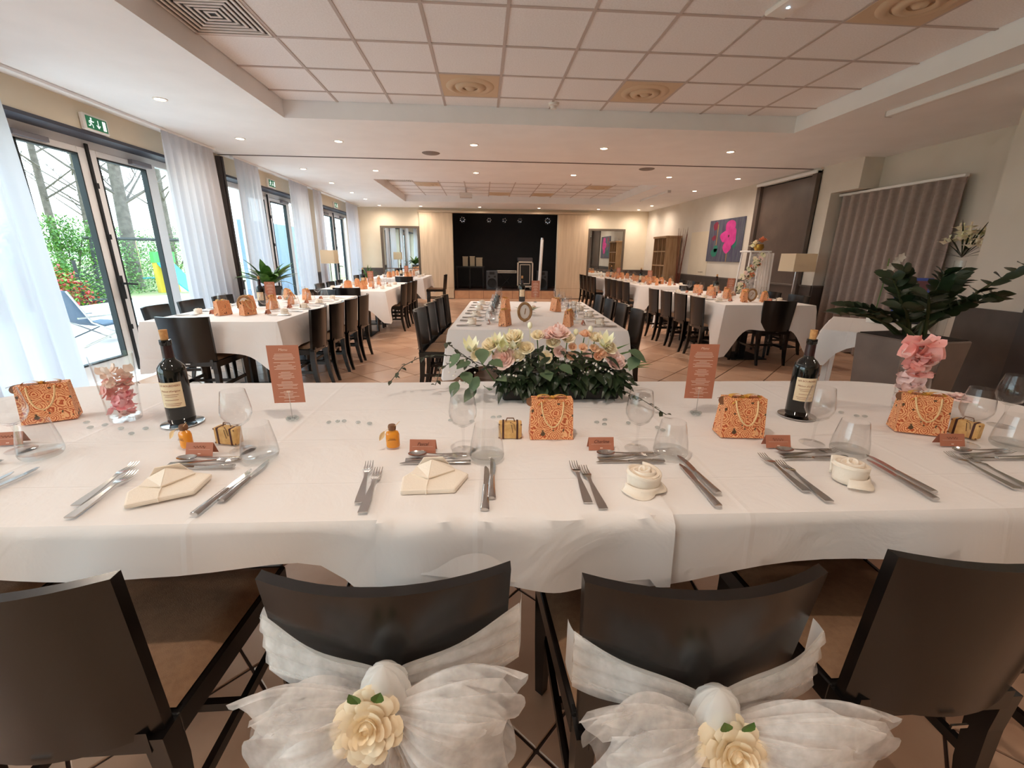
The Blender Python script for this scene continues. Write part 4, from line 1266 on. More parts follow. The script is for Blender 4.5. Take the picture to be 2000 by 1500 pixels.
def napkin_pocket():
    o = thing('pocket_napkin', 'x', 'napkin')
    # folded body with collar flaps meeting in a V
    b = MB()
    body = [(-.075, -.060), (.055, -.062), (.088, .015), (.040, .058), (-.045, .060), (-.080, .010)]
    b.prism(body, 0, .012); b.build('folded_body', NAPK, o, bevel=.005, segs=2)
    f = MB(); f.add([(-.048, .064, .012), (-.008, .062, .030), (-.012, -.012, .016), (-.058, .022, .013)], [(0,1,2,3)]); f.build('collar_flap', NAPK, o, solid=.004)
    f = MB(); f.add([(-.008, .062, .030), (.042, .060, .012), (.052, .030, .014), (-.012, -.012, .016)], [(0,1,2,3)]); f.build('collar_flap', NAPK, o, solid=.004)
    f = MB(); f.add([(-.050, .070, .006), (.040, .070, .006), (.02, .066, .036), (-.03, .066, .036)], [(0,1,2,3)]); f.build('back_fold', NAPK, o, solid=.004)
    s = MB(); s.tube([(-.012, -.012, .015), (-.014, -.04, .0135), (-.014, -.061, .011), (-.014, -.063, .002)], .0018, 5); s.build('centre_fold', NAPK, o)
    return o
def napkin_roll():
    o = thing('rolled_napkin', 'x', 'napkin')
    b = MB()
    # coiled cloth: outer wall, and turns that close the top like rose petals
    def sp(u, v):
        a = u*2*math.pi*3.2; r = .003+.039*u
        zz = (.056-.010*u+.004*math.sin(a*1.3))*v
        return ((r+.004*v*u)*math.cos(a), (r+.004*v*u)*math.sin(a), zz)
    b.grid(sp, 72, 5); b.build('rolled_core', NAPK, o, smooth=80, solid=.005)
    t = MB()
    def tp(u, v):
        a = 2*math.pi*u; r = .040*v
        return (r*math.cos(a), r*math.sin(a), .047-.004*v+.0025*math.sin(r*700+a))
    t.grid(tp, 28, 10, True); t.build('rolled_top', NAPK, o, smooth=80)
    c = MB()
    def fl(u, v):
        a = R(-170)+u*R(215); r = .044+.020*v*abs(math.sin(u*5+.6))
        return (r*math.cos(a), r*math.sin(a), .018*(1-v)*(1-v)+.002+.004*math.sin(u*14)*v)
    c.grid(fl, 24, 5); c.build('loose_corner', NAPK, o, smooth=80, solid=.003)
    return o
PK, PF, PSp = Proto(knife), Proto(fork), Proto(spoon)
PW, PT, PC = Proto(wine_glass), Proto(tumbler), Proto(place_card)
PB, PWB, PCO, PPB, PMC = Proto(gift_bag), Proto(wine_bottle), Proto(coaster), Proto(pebble), Proto(menu_card)
PH, PSB, PNP, PNR = Proto(honey_jar), Proto(suitcase_box), Proto(napkin_pocket), Proto(napkin_roll)
ZT_ = TZ+.005
def along(proto, a, b, label, L, rev=False):
    """lay a piece of cutlery from its handle end a to its tip b"""
    ang = math.atan2(b[1]-a[1], b[0]-a[0])-math.pi/2
    return proto.put((a[0], a[1], ZT_), ang, label)
SEAT = {1: 'at the head table place by the window-end gift bag', 2: 'at the head table place with amber jar and pocket napkin', 3: 'at the head table place with pocket napkin before the flowers',
        4: 'at the head table place with rolled napkin before the flowers', 5: 'at the head table place before the floral bag and bottle', 6: 'at the head table place by the vase of petals'}
# fork / knife positions measured on the head table
FK = {2: ([(-.922,.921),(-.941,1.122)], [(-.894,.872),(-.909,1.083)]), 3: ([(-.289,.900),(-.314,1.099)], [(-.271,.860),(-.281,1.073)]), 4: ([(.241,.873),(.246,1.079)], [(.270,.846),(.267,1.066)]),
      5: ([(.795,.898),(.807,1.101)], [(.816,.851),(.830,1.055)]), 6: ([(1.341,.883),(1.372,1.086)], [(1.376,.86),(1.400,1.06)])}
KN = {1: ([(-1.187,.905),(-1.175,1.115)], [(-1.225,.88),(-1.214,1.084)]), 2: ([(-.635,.868),(-.615,1.069)], [(-.608,.922),(-.595,1.112)]), 3: ([(.000,.854),(.006,1.060)], [(.016,.902),(.023,1.098)]),
      4: ([(.568,.897),(.562,1.080)], [(.539,.843),(.543,1.053)]), 5: ([(1.080,.845),(1.095,1.05)], [(1.108,.875),(1.120,1.07)])}
for k, (a, b) in FK.items():
    along(PF, *a, 'outer steel fork '+SEAT[k], .205); along(PF, *b, 'inner steel fork '+SEAT[k], .205)
for k, (a, b) in KN.items():
    along(PK, *a, 'inner steel knife '+SEAT[k], .21); along(PK, *b, 'outer steel knife '+SEAT[k], .21)
SX = {1: -1.40, 2: -.768, 3: -.135, 4: .408, 5: .950, 6: 1.49}
for k, x in SX.items():
    dy = {1: 1.155, 2: 1.145, 3: 1.141, 4: 1.124, 5: 1.122, 6: 1.096}[k]
    along(PSp, (x+.085, dy), (x-.09, dy+.004), 'dessert spoon '+SEAT[k], .17)
    along(PF, (x-.085, dy-.026), (x+.10, dy-.008), 'dessert fork laid crosswise '+SEAT[k], .2).scale = (.9, .9, .9)
    along(PK, (x+.098, dy-.048), (x-.10, dy-.046), 'dessert knife laid crosswise '+SEAT[k], .2).scale = (.92, .92, .92)
for k, (wx, wy, tx, ty) in {1: (-1.335,1.235,-1.240,1.194), 2: (-.703,1.205,-.628,1.153), 3: (-.060,1.172,.008,1.120), 4: (.457,1.165,.542,1.120), 5: (1.022,1.178,1.078,1.104), 6: (1.505,1.150,1.625,1.125)}.items():
    PW.put((wx, wy, ZT_), .3*k, 'clear stemmed wine glass '+SEAT[k]); PT.put((tx, ty, ZT_), .2*k, 'clear water tumbler '+SEAT[k])
PW.put((1.80, 1.29, ZT_), 0, 'clear stemmed wine glass on the rounded end of the head table')
for k, (x, y, r, nm) in {1: (-1.41,1.285,8,None), 2: (-.805,1.185,-3,None), 3: (-.178,1.178,-4,'Pascal'), 4: (.349,1.172,-1,'Charline'), 5: (.896,1.165,-3,None), 6: (1.452,1.152,-5,None)}.items():
    c = PC.put((x, y, ZT_), R(r), 'small terracotta folded name card '+SEAT[k])
    for ch in list(c.children):
        if ch.name.startswith('lettering'): bpy.data.objects.remove(ch)
    card_name(c, nm, k)
PNP.put((-.765, .988, ZT_), R(28), 'cream pocket-folded napkin with collar, beside the amber jar place')
PNP.put((-.128, .995, ZT_), R(2), 'cream pocket-folded napkin with collar, before the flower trough')
PNR.put((.392, .940, ZT_), R(0), 'cream napkin rolled like a rose, before the flower trough')
PNR.put((.948, .955, ZT_), R(40), 'cream napkin rolled like a rose, before bag and bottle')
PB.put((-1.475, 1.49, ZT_), R(28), 'orange rose-print gift bag on the window end of head table')
PB.put((.213, 1.275, ZT_), R(-2), 'orange rose-print gift bag standing before the flower trough')
PB.put((.830, 1.262, ZT_), R(-6), 'orange rose-print gift bag between menu card and wine bottle')
PB.put((1.455, 1.265, ZT_), R(-24), 'orange rose-print gift bag with large gold bow by petal vase')
PWB.put((-1.016, 1.436, ZT_+.004), R(10), 'dark wine bottle on chrome coaster beside the pink water vase'); PCO.put((-1.016, 1.436, ZT_-.001), 0, 'round chrome coaster under the bottle near the window end')
PWB.put((1.148, 1.42, ZT_+.004), R(-20), 'dark wine bottle on chrome coaster between floral bag and petal vase'); PCO.put((1.148, 1.42, ZT_-.001), 0, 'round chrome coaster under the bottle near the petal vase')
PMC.put((-.662, 1.45, ZT_), R(4), 'tall terracotta menu card standing beside the window-end wine bottle')
PMC.put((.778, 1.445, ZT_), R(-5), 'tall terracotta menu card standing between trough and floral bag')
PH.put((-.874, 1.232, ZT_), R(-20), 'small amber honey jar beside a suitcase favour box'); PH.put((-.271, 1.208, ZT_), R(4), 'small amber honey jar standing alone beside a name card')
PSB.put((-.770, 1.262, ZT_), R(-14), 'tiny kraft suitcase favour box beside the amber honey jar'); PSB.put((.083, 1.268, ZT_), R(-3), 'tiny kraft suitcase favour box between tumbler and gift bag'); PSB.put((1.575, 1.215, ZT_), R(-70), 'tiny kraft suitcase favour box half hidden behind wine glass')
for (x, y) in ((-1.334,1.449),(-1.284,1.402),(-1.255,1.423),(-1.179,1.389),(-1.114,1.344),(-1.101,1.386)): PPB.put((x, y, ZT_-.003), x*9, 'clear glass pebble scattered round the pink water vase', 'glass pebbles round the pink water vase')
for (x, y) in ((-.528,1.416),(-.501,1.424),(-.480,1.426),(-.429,1.412),(-.388,1.401)): PPB.put((x, y, ZT_-.003), x*9, 'clear glass pebble between menu card and honey jar', 'glass pebbles between menu card and honey jar')
for (x, y) in ((-.116,1.418),(-.041,1.406),(.033,1.442),(.055,1.446),(.391,1.379),(.426,1.401),(.413,1.359),(.500,1.369),(.586,1.324),(.595,1.302)): PPB.put((x, y, ZT_-.003), x*9, 'clear glass pebble along the foot of the flower trough', 'glass pebbles along the flower trough')
for (x, y) in ((1.34,1.442),(1.368,1.404),(1.395,1.398)): PPB.put((x, y, ZT_-.003), x*9, 'clear glass pebble between the bottle and the petal vase', 'glass pebbles between bottle and petal vase')

# ---- tall glass vases
VASEG = thin_glass('vase_glass', (.985,.99,.99,1), 1.35, .03, .01)
PINKP = mat('pink_petal', (250,196,188), .6, c2=(246,172,164), nscale=18)
PINKL = mat('pale_pink_petal', (250,230,226), .6, c2=(248,214,208), nscale=18)
def vase_shell(o):
    b = MB(); b.lathe([(.0005, .0), (.042, .0), (.0445, .004), (.050, .10), (.058, .228), (.0565, .2285), (.048, .10), (.042, .016), (.0005, .014)], 32); b.build('vase_glass', VASEG, o, smooth=50)
v = thing('pink_water_vase', 'tall clear vase of pink layered petals beside the dark bottle near curtain', 'vase', (-1.228, 1.478, ZT_))
vase_shell(v)
def petal(mb, c, s, rnd):
    m = Matrix.Translation(c) @ Matrix.Rotation(rnd.uniform(0, 6.28), 4, 'Z') @ Matrix.Rotation(rnd.uniform(-1.3, 1.3), 4, 'X')
    def fn(u, v): x = (u-.5)*2; y = (v-.5)*2; return tuple(m @ Vector((s*x*(1-.25*y*y), s*y, s*.45*(x*x+y*y)*.6+s*.12*math.sin(5*x))))
    mb.grid(fn, 3, 3)
rnd = random.Random(2)
DEEPP = mat('deep_pink_petal', (252,182,188), .6)
for mm, z0, z1, n in ((DEEPP, .03, .09, 26), (PINKP, .08, .14, 26), (mat('peach_haze_petal', (250,228,214), .6), .12, .18, 26), (PINKL, .02, .03, 8)):
    for k in range(n):
        b = MB(); a = rnd.uniform(0, 6.28); z = rnd.uniform(z0, z1); r = .036*math.sqrt(rnd.random()); petal(b, (r*math.cos(a), r*math.sin(a), z), .014, rnd); b.build('petal', mm, v, smooth=80)
v = thing('pink_petal_vase', 'tall clear vase overflowing with pink fabric petals by floral gift bag', 'vase', (1.618, 1.462, ZT_))
vase_shell(v)
for k in range(70):
    b = MB(); a = rnd.uniform(0, 6.28); z = .03+.19*k/70; r = (.030+.012*k/70)*math.sqrt(rnd.random()); petal(b, (r*math.cos(a), r*math.sin(a), z), .022, rnd)
    b.build('petal', PINKP if z > .13 and rnd.random() < .75 else PINKL, v, smooth=80)
for k in range(16):
    b = MB(); a = k*.8; petal(b, (.036*math.cos(a), .036*math.sin(a), .222+.018*(k % 3)), .028, rnd); b.build('petal', PINKP, v, smooth=80)
g = thing('flower_tumbler', 'pale pink frilled bloom set in a small clear glass by petal vase', 'flower glass', (1.69, 1.36, ZT_))
b = MB(); b.lathe([(.0005, .002), (.028, .002), (.030, .01), (.032, .075), (.031, .0752), (.028, .012), (.0005, .010)], 24); b.build('glass', GLASS, g, smooth=50)
b = MB(); rose_mesh(b, .042, 6, 8, 1.3, 9, .6); b.xf(Matrix.Translation((0, 0, .088))); b.build('bloom', PINKL, g, smooth=80)
# ================================================================== FLOWER TROUGH ON THE HEAD TABLE
PEACH = mat('peach_rose_petal', (253,226,200), .6, c2=(250,212,182), nscale=30)
PINKR = mat('blush_rose_petal', (253,234,228), .6, c2=(250,220,212), nscale=30)
CREAMR = mat('cream_rose_petal', (254,246,226), .6, c2=(250,238,210), nscale=30)
LILY = mat('greenish_white_petal', (250,248,226), .6, c2=(238,238,196), nscale=25)
EUC = mat('eucalyptus_leaf', (96,116,84), .6, c2=(76,98,70), nscale=12)
IVY = mat('ivy_leaf', (58,62,36), .5, c2=(40,46,28), nscale=20)
fa = thing('flower_trough', 'black trough of cream, peach and pink roses with ivy and eucalyptus', 'flower arrangement', (.31, 1.71, TZ+.005))
FX, FY = .31, 1.71
b = MB(); b.box(-.235, .235, -.085, .085, 0, .062); b.box(-.245, .245, -.095, .095, .050, .066); b.build('trough', mat('black_plastic_trough', (18,18,18), .5), fa, bevel=.006)
rnd = random.Random(21)
def leafset(nm, m, pts, parent):
    for (p, d, L, Wd, dr) in pts:
        q = MB(); q.leaf(p, d, (0, -.35, 1), L, Wd, dr, 4, .2); q.build(nm, m, parent, smooth=80)
# dense dark greenery filling the trough
pts = []
for k in range(300):
    a = rnd.uniform(0, 6.28); x = rnd.uniform(-.25, .27); y = rnd.uniform(-.09, .07); z = rnd.uniform(.05, .20)*(1-1.6*abs(x)**1.5)
    pts.append(((x, y, z), (math.cos(a)+x*2, -.6+.5*math.sin(a), rnd.uniform(-.3, .6)), rnd.uniform(.05, .085), rnd.uniform(.016, .03), rnd.uniform(.1, .7)))
for k in range(90):
    x = rnd.uniform(-.26, .27); pts.append(((x, -.085, rnd.uniform(.05, .12)), (rnd.uniform(-.6, .6), -.7, rnd.uniform(-.6, .3)), rnd.uniform(.05, .08), rnd.uniform(.02, .034), rnd.uniform(.2, .5)))
leafset('foliage_leaf', DARKL, pts, fa)
# grey green eucalyptus leaves
eu = [(-.077, .858, .07), (.022, .898, .075), (-.007, .949, .075), (.232, .856, .075), (.291, .882, .07), (.244, .793, .06), (-.029, .795, .07), (.021, .763+.02, .06), (.562, .940, .08), (-.05, .90, .07), (-.09, .93, .06), (.27, .85, .06), (-.02, .84, .065), (-.10, .82, .06), (.05, .83, .065), (.60, .915, .07)]
pts = [((x-FX, -.10, z-TZ+.015), (rnd.uniform(-.8, .8)+(x-FX), -.45, rnd.uniform(-.7, .5)), L, L*.75, .25) for x, z, L in eu]
leafset('eucalyptus_leaf', EUC, pts, fa)
def bloom(nm, x, z, r, m, seed, tilt, layers=5, y=1.655):
    q = MB(); rose_mesh(q, r*1.12, layers, seed, .55, 6, 1.0)
    q.xf(Matrix.Translation((x-FX, y-FY, z-TZ-.005)) @ Matrix.Rotation(R(tilt), 4, 'X') @ Matrix.Rotation(R((x-FX)*60), 4, 'Y'))
    o = q.build(nm, m, fa, smooth=80)
    s = MB(); s.tube([(x-FX, y-FY+.01, z-TZ-.02), ((x-FX)*.8, (y-FY)*.6+.02, .06)], .0022, 5); s.build('stalk', GREENL, fa)
    return o
for i, (x, z, r, m, t) in enumerate(((.079,.919,.043,PINKR,58), (.525,.910,.040,PINKR,50), (.292,1.020,.044,PINKR,20), (.250,1.010,.030,PINKR,25), (.169,.960,.029,CREAMR,40), (.247,.924,.025,CREAMR,60), (.274,.984,.027,CREAMR,40), (.212,1.011,.026,CREAMR,30),
        (.352,.965,.017,PEACH,45), (.393,.963,.018,PEACH,45), (.348,.928,.019,PEACH,55), (.366,.890,.016,PEACH,65), (.439,.959,.019,PEACH,40), (.471,.938,.022,PEACH,45), (.398,1.015,.022,PEACH,20), (.455,.925,.018,PEACH,50), (.03,.975,.034,CREAMR,35), (.12,1.005,.034,CREAMR,30), (-.02,.935,.028,CREAMR,45), (.135,.93,.026,CREAMR,50), (.33,1.0,.028,CREAMR,30), (.44,1.0,.028,CREAMR,30), (.50,.96,.030,CREAMR,40), (.30,.945,.024,PINKR,50), (.41,.93,.02,PINKR,50))):
    bloom('rose', x, z, r, m, i+3, t)
for i, (x, z, r) in enumerate(((-.047,.971,.034), (.115,.982,.042), (.055,1.000,.026), (.013,.950,.026), (.478,.988,.036), (.075,.968,.034))):
    q = MB()
    for k in range(7):
        a = k*.9+i; q.leaf((0, 0, 0), (math.cos(a)*.55, math.sin(a)*.55, .85), (math.cos(a), math.sin(a), -.2), r*1.7, r*.85, -.15, 4, .35)
    q.xf(Matrix.Translation((x-FX, 1.66-FY, z-TZ-.03)) @ Matrix.Rotation(R(25), 4, 'X')); q.build('lisianthus', LILY, fa, smooth=80)
for i, (x, z) in enumerate(((.181,1.045), (.142,1.015), (.363,1.018), (.420,1.03))):
    q = MB(); q.ball((x-FX, -.05, z-TZ), .010, (1, 1, 1.4), 8, 6); q.tube([(x-FX, -.05, z-TZ), ((x-FX)*.9, -.02, .1)], .0015, 4); q.build('bud', LILY, fa, smooth=80)
for i in range(46):
    x = rnd.choice((-.06, .44, .10, -.10))+rnd.uniform(-.06, .06); z = rnd.uniform(.83, .93)
    q = MB(); q.ball((x-FX, -.10+rnd.uniform(-.02, .02), z-TZ), .0042, (1, 1, 1), 6, 4); q.build('gypsophila_bloom', WPAPER, fa)
def ivy(path, parent, n=14):
    path = [Vector(p) for p in path]
    s = MB(); s.tube(path, .0016, 5); st = s.build('ivy_vine', IVY, parent)
    for k in range(n):
        t = k/(n-1)*(len(path)-1.001); i = int(t); p = path[i].lerp(path[i+1], t-i)
        q = MB(); q.leaf(p, (rnd.uniform(-1, 1), rnd.uniform(-1, .3), rnd.uniform(-.6, .6)), (0, 0, 1), .024, .019, .3, 3); q.build('ivy_leaf', IVY, st)
def F(x, y, z): return (x-FX, y-FY, z-TZ-.005)
ivy([F(.05,1.70,.86), F(-.08,1.70,.92), F(-.19,1.70,.925), F(-.26,1.70,.912), F(-.32,1.70,.88), F(-.37,1.70,.82)], fa, 18)
ivy([F(.0,1.70,.86), F(-.12,1.70,.90), F(-.17,1.70,.87), F(-.195,1.70,.80)], fa, 12)
ivy([F(-.02,1.70,.88), F(-.10,1.70,.94), F(-.145,1.70,.975)], fa, 9)
ivy([F(.48,1.66,.82), F(.54,1.62,.80), F(.60,1.56,.785), F(.655,1.42,.765)], fa, 16)
for k, (x, z) in enumerate(((.678,.900), (.690,.876), (.676,.852), (.63,.915), (.60,.93))):
    q = MB(); q.leaf(F(.42, 1.69, .85+.012*k), (x-.42, .0, z-.85), (0, -.6, 1), x-.41, .014, .02, 4); q.build('palm_blade', GREENL, fa)

# ================================================================== NUMBER FRAMES, SETTINGS ON THE OTHER TABLES
GILT = mat('antique_gilt_wood', (176,138,92), .45, c2=(146,108,68), nscale=40)
def number_frame(label, num, loc, rz):
    o = thing('oval_number_frame', label, 'number frame', loc, rz)
    b = MB()
    def ring(u, v):
        a = 2*math.pi*u; c = 2*math.pi*v; r = .012
        return ((.054+r*math.cos(c))*math.cos(a), -.006+r*.8*math.sin(c), .088+(.072+r*math.cos(c))*math.sin(a))
    b.grid(ring, 36, 8, True); b.build('oval_rim', GILT, o, smooth=80)
    c = MB(); c.add([(.054*math.cos(a*math.pi/16), -.004, .088+.072*math.sin(a*math.pi/16)) for a in range(32)], [tuple(range(32))]); c.build('white_insert', WPAPER, o)
    lettering(num, .075, lambda x, y: Vector((x, -.0055, .088+y)), GILT, o, .15)
    d = MB(); d.box(-.012, .012, .004, .05, 0, .006); d.add([(-.01, .003, .13), (.01, .003, .13), (.01, .05, .004), (-.01, .05, .004)], [(0,1,2,3)]); d.build('strut', GILT, o)
Z2 = TZ+.003
def tbl(key, u, v):
    cx, cy, w, l, rz = TABLES[key][:5]
    return (cx+u*math.cos(rz)-v*math.sin(rz), cy+u*math.sin(rz)+v*math.cos(rz), Z2)
number_frame('gilt oval frame reading one on the long middle table', '1', (.362, 3.75, Z2), R(-4))
number_frame('gilt oval frame reading seven beside bottle and garland stand', '7', (3.52, 5.55, Z2), R(-20))
number_frame('gilt oval frame reading two among glasses by first glazed door', '2', (-2.24, 4.28, Z2), R(12))
def settings(key, rows, sides, desc, cut=True):
    w = TABLES[key][2]; rz = TABLES[key][4]
    for s in (-1, 1):
        a = rz + (W if s < 0 else E_)
        for i, v in enumerate(rows):
            where = ', %s place from head table on %s side, %s table' % (ORD[i], sides[0 if s < 0 else 1], desc)
            g = lambda t: t+' on the '+desc+' table'
            PNR.put(tbl(key, s*(w/2-.16), v), a+i, 'rolled cream napkin'+where, g('napkins')).scale = (.85, .85, .85)
            if cut:
                for dv, pr, nm, gn in ((-.13, PF, 'inner steel fork', 'forks'), (-.155, PF, 'outer steel fork', 'forks'), (.12, PK, 'inner steel knife', 'knives'), (.145, PK, 'outer steel knife', 'knives')):
                    pr.put(tbl(key, s*(w/2-.045), v-dv*s), a, nm+where, g(gn))
            PW.put(tbl(key, s*(w/2-.36), v+.06), 0, 'clear wine glass'+where, g('wine glasses'))
            PT.put(tbl(key, s*(w/2-.31), v+.15), 0, 'clear tumbler'+where, g('tumblers'))
            if i % 2 == 0 or key != 'C': PB.put(tbl(key, s*(w/2-.44), v-.10), a+R(20*(i-1)), 'orange rose-print gift bag'+where, g('gift bags'))
            c = PC.put(tbl(key, s*(w/2-.30), v-.02), a, 'terracotta name card'+where, g('name cards'))
            for ch in list(c.children):
                if ch.name.startswith('lettering'): bpy.data.objects.remove(ch)
WA, AW = ('window', 'aisle'), ('aisle', 'wall')
settings('C', (-.76, -.28, .22, .72), ('window', 'lamp'), 'number one')
settings('L1', (-.70, -.22, .24, .70), WA, 'first glazed door')
settings('R1', (-.62, -.18, .28, .72), AW, 'number seven')
settings('L2', (-.6, -.05, .5), WA, 'second glazed door', cut=False)
settings('R2', (-.6, -.15, .3, .7), AW, 'painting', cut=False)
settings('L3', (-.45, .1, .6), WA, 'curtain mirror', cut=False)
settings('R3', (-.6, -.15, .3, .7), AW, 'painting mirror', cut=False)
for key, ds, u, v, r in (('C', 'number one', .10, .95, -4), ('L1', 'first glazed door', .05, -.18, 10), ('R1', 'number seven', .08, .05, -14), ('L2', 'second glazed door', .1, -.1, 8), ('R2', 'painting', .0, .1, -16), ('R3', 'painting mirror', 0, .1, -16), ('L3', 'curtain mirror', .1, .1, 6)):
    PMC.put(tbl(key, u, v), R(r), 'tall menu card on the banquet table of the '+ds)
    PWB.put(tbl(key, u-.16, v+.12), R(r), 'dark wine bottle on the banquet table of the '+ds)
def posy(label, loc, seed, s=1.0):
    rn = random.Random(seed); o = thing('table_posy', label, 'posy', loc)
    for k in range(26):
        a = rn.uniform(0, 6.28); q = MB(); q.leaf((0, 0, .02), (math.cos(a), math.sin(a), rn.uniform(.05, .6)), (0, 0, 1), rn.uniform(.09, .17)*s, .022, .08); q.build('leaf', GREENL if k % 2 else DARKL, o)
    for k in range(5):
        a = rn.uniform(0, 6.28); q = MB(); rose_mesh(q, .028*s, 3, k, .7, 5); q.xf(Matrix.Translation((.06*math.cos(a), .06*math.sin(a), .07))); q.build('rose', (PINKR, PEACH, CREAMR)[k % 3], o, smooth=80)
posy('low green posy with pale roses behind the number one frame', (.44, 4.25, Z2), 3)
posy('low posy of roses on the number seven table', tbl('R1', .02, -.05), 4, .8)
posy('low posy of roses on the table by first glazed door', tbl('L1', .0, .35), 5, .8)
posy('low posy of roses on the table before the painting', tbl('R2', .05, -.3), 6, .9)

# ================================================================== PLANTS
def pot(parent, w0, w1, h, m, soil=True):
    b = MB(); b.add([(-w0,-w0,0),(w0,-w0,0),(w0,w0,0),(-w0,w0,0),(-w1,-w1,h),(w1,-w1,h),(w1,w1,h),(-w1,w1,h)], [(0,3,2,1),(0,1,5,4),(1,2,6,5),(2,3,7,6),(3,0,4,7),(4,5,6,7)])
    b.build('planter', m, parent, bevel=.008)
    s = MB(); s.box(-w1*.92, w1*.92, -w1*.92, w1*.92, h-.005, h+.006); s.build('soil', mat('potting_soil', (46,34,26), .95), parent)
zz = thing('zz_plant', 'dark glossy zamioculcas in tall taupe planter beside the head table', 'potted plant', (2.71, 2.54, 0), R(9))
pot(zz, .15, .20, .84, mat('taupe_planter', (124,108,98), .6, c2=(112,97,88), nscale=6))
rn = random.Random(8)
def frond(o, tip, lw=.105, n=8, arch=.10):
    p0 = Vector((rn.uniform(-.05, .05), rn.uniform(-.05, .05), .84)); p2 = Vector(tip); p1 = (p0+p2)/2+Vector((0, 0, arch)); path = []
    for i in range(15):
        t = i/14; path.append(p0*(1-t)**2+p1*2*t*(1-t)+p2*t*t)
    s = MB(); s.tube(path, [.013-.009*i/14 for i in range(15)], 6); st = s.build('stem', mat('zz_stem', (66,72,42), .5), o, smooth=80)
    for k in range(n):
        t = .28+.72*k/(n-1); i = min(13, int(t*14)); p = path[i].lerp(path[i+1], t*14-i); d = (path[i+1]-path[i]).normalized(); sd = d.cross(Vector((0, 0, 1))).normalized()
        for sg in (-1, 1):
            q = MB(); q.leaf(p, d*.45+sd*sg*.9+Vector((0, 0, .25)), (rn.uniform(-.5, .5), rn.uniform(-1, -.3), .6), lw, lw*.55, .12, 4); q.build('leaf', DARKL, st, smooth=80)
for tip in ((-.62,-.02,.99), (-.50,.05,1.03), (-.28,.0,1.20), (-.14,.05,1.24), (.05,-.05,1.22), (.22,.0,1.22), (.34,.06,1.16), (.66,-.12,1.30), (.42,-.1,1.10), (-.36,-.15,1.05), (-.05,.2,1.20), (.12,.22,1.15), (-.44,.12,.98), (.5,.15,1.02), (-.2,-.16,1.12), (.28,-.18,1.08)): frond(zz, tip)
def strappy(name, label, loc, h, leaves, m, L, Wd, seed, pm, w=.13):
    o = thing(name, label, 'potted plant', loc); pot(o, w*.85, w, h, pm); rn = random.Random(seed)
    for k in range(leaves):
        a = k*2.4+rn.uniform(-.3, .3); e = rn.uniform(.45, 2.2); q = MB()
        q.leaf((0, 0, h), (math.cos(a), math.sin(a), e), (0, 0, 1), L*rn.uniform(.75, 1.1), Wd, rn.uniform(.15, .55), 7, .25); q.build('leaf', m, o, smooth=80)
PD_ = mat('charcoal_planter', (52,50,52), .6)
strappy('broad_leaf_plant', 'broad leaved green plant in charcoal planter by the dark jamb', (-3.05, 6.55, 0), .84, 34, GREENL, .62, .12, 4, PD_)
strappy('spiky_dracaena', 'spiky narrow leaved plant in charcoal planter beside curtain mirror', (-3.25, 12.85, 0), .62, 30, GREENL, .62, .030, 5, PD_)

# ================================================================== LAMPS
SHADE = sheer('linen_lampshade', (238,226,204), .02, .5)
def floor_lamp(label, loc, w, z0, z1):
    o = thing('floor_lamp', label, 'floor lamp', loc)
    s = MB()
    for (a, b, c, d) in ((-w,-w,w,-w), (w,-w,w,w), (w,w,-w,w), (-w,w,-w,-w)): s.add([(a,b,z0), (c,d,z0), (c*.97,d*.97,z1), (a*.97,b*.97,z1)], [(0,1,2,3)])
    s.build('square_shade', SHADE, o, solid=.003)
    p = MB(); p.cyl((0, 0, .02), (0, 0, z1-.04), .012, n=10); p.build('pole', STEEL, o, smooth=50)
    q = MB(); q.box(-.13, .13, -.13, .13, 0, .02); q.build('base', BLACK, o, bevel=.004)
    t = MB(); t.obox((0, 0, z1-.04), (w*1.9, .006, .006)); t.build('shade_carrier', STEEL, o)
floor_lamp('floor lamp with square cream shade before the dark cupboard doors', (4.60, 6.28, 0), .165, 1.12, 1.37)
floor_lamp('floor lamp with square cream shade between far sheer curtains', (-3.22, 9.75, 0), .14, 1.10, 1.37)
# ================================================================== RIGHT SIDE FURNITURE
o = thing('cubby_shelf', 'oak cubby shelf of open square compartments against the painting wall', 'shelf', (4.79, 11.52, 0), R(-90))
def bx(nm, a, m=WOODL, p=None): q = MB(); q.box(*a); return q.build(nm, m, p or o, bevel=.003)
# the open front faces into the room
for x in (-.41, .38): bx('side_panel', (x, x+.03, -.19, .18, 0, 1.76))
for z in (0.0, .36, .715, 1.07, 1.42): bx('shelf_board', (-.38, .38, -.185, .17, z, z+.03))
for z0, z1 in ((.03, .36), (.39, .715), (.745, 1.07), (1.10, 1.42), (1.45, 1.75)):
    for x in (-.13, .125): bx('divider', (x-.01, x+.01, -.18, .17, z0, z1))
bx('back_panel', (-.40, .40, .18, .19, .03, 1.74), mat('oak_back', (186,152,116), .7)); bx('top_board', (-.43, .43, -.21, .195, 1.76, 1.81))
o = thing('stick_bundle', 'bundle of thin red brown sticks beside the cubby shelf', 'decoration', (4.90, 10.90, 0))
rn = random.Random(6)
b = MB(); b.lathe([(.0005, 0), (.07, 0), (.08, .5), (.075, .5), (.065, .02)], 16); b.build('stick_vase', PD_, o, smooth=50)
for k in range(16):
    a = rn.uniform(0, 6.28); b = MB(); b.tube([(.03*math.cos(a), .03*math.sin(a), .05), (.05*math.cos(a), .10*math.sin(a), 1.1), (min(.06, .08*math.cos(a)), .22*math.sin(a), rn.uniform(1.75, 2.05))], [.006, .005, .002], 5); b.build('stick', mat('red_brown_twig', (112,58,42), .8), o)
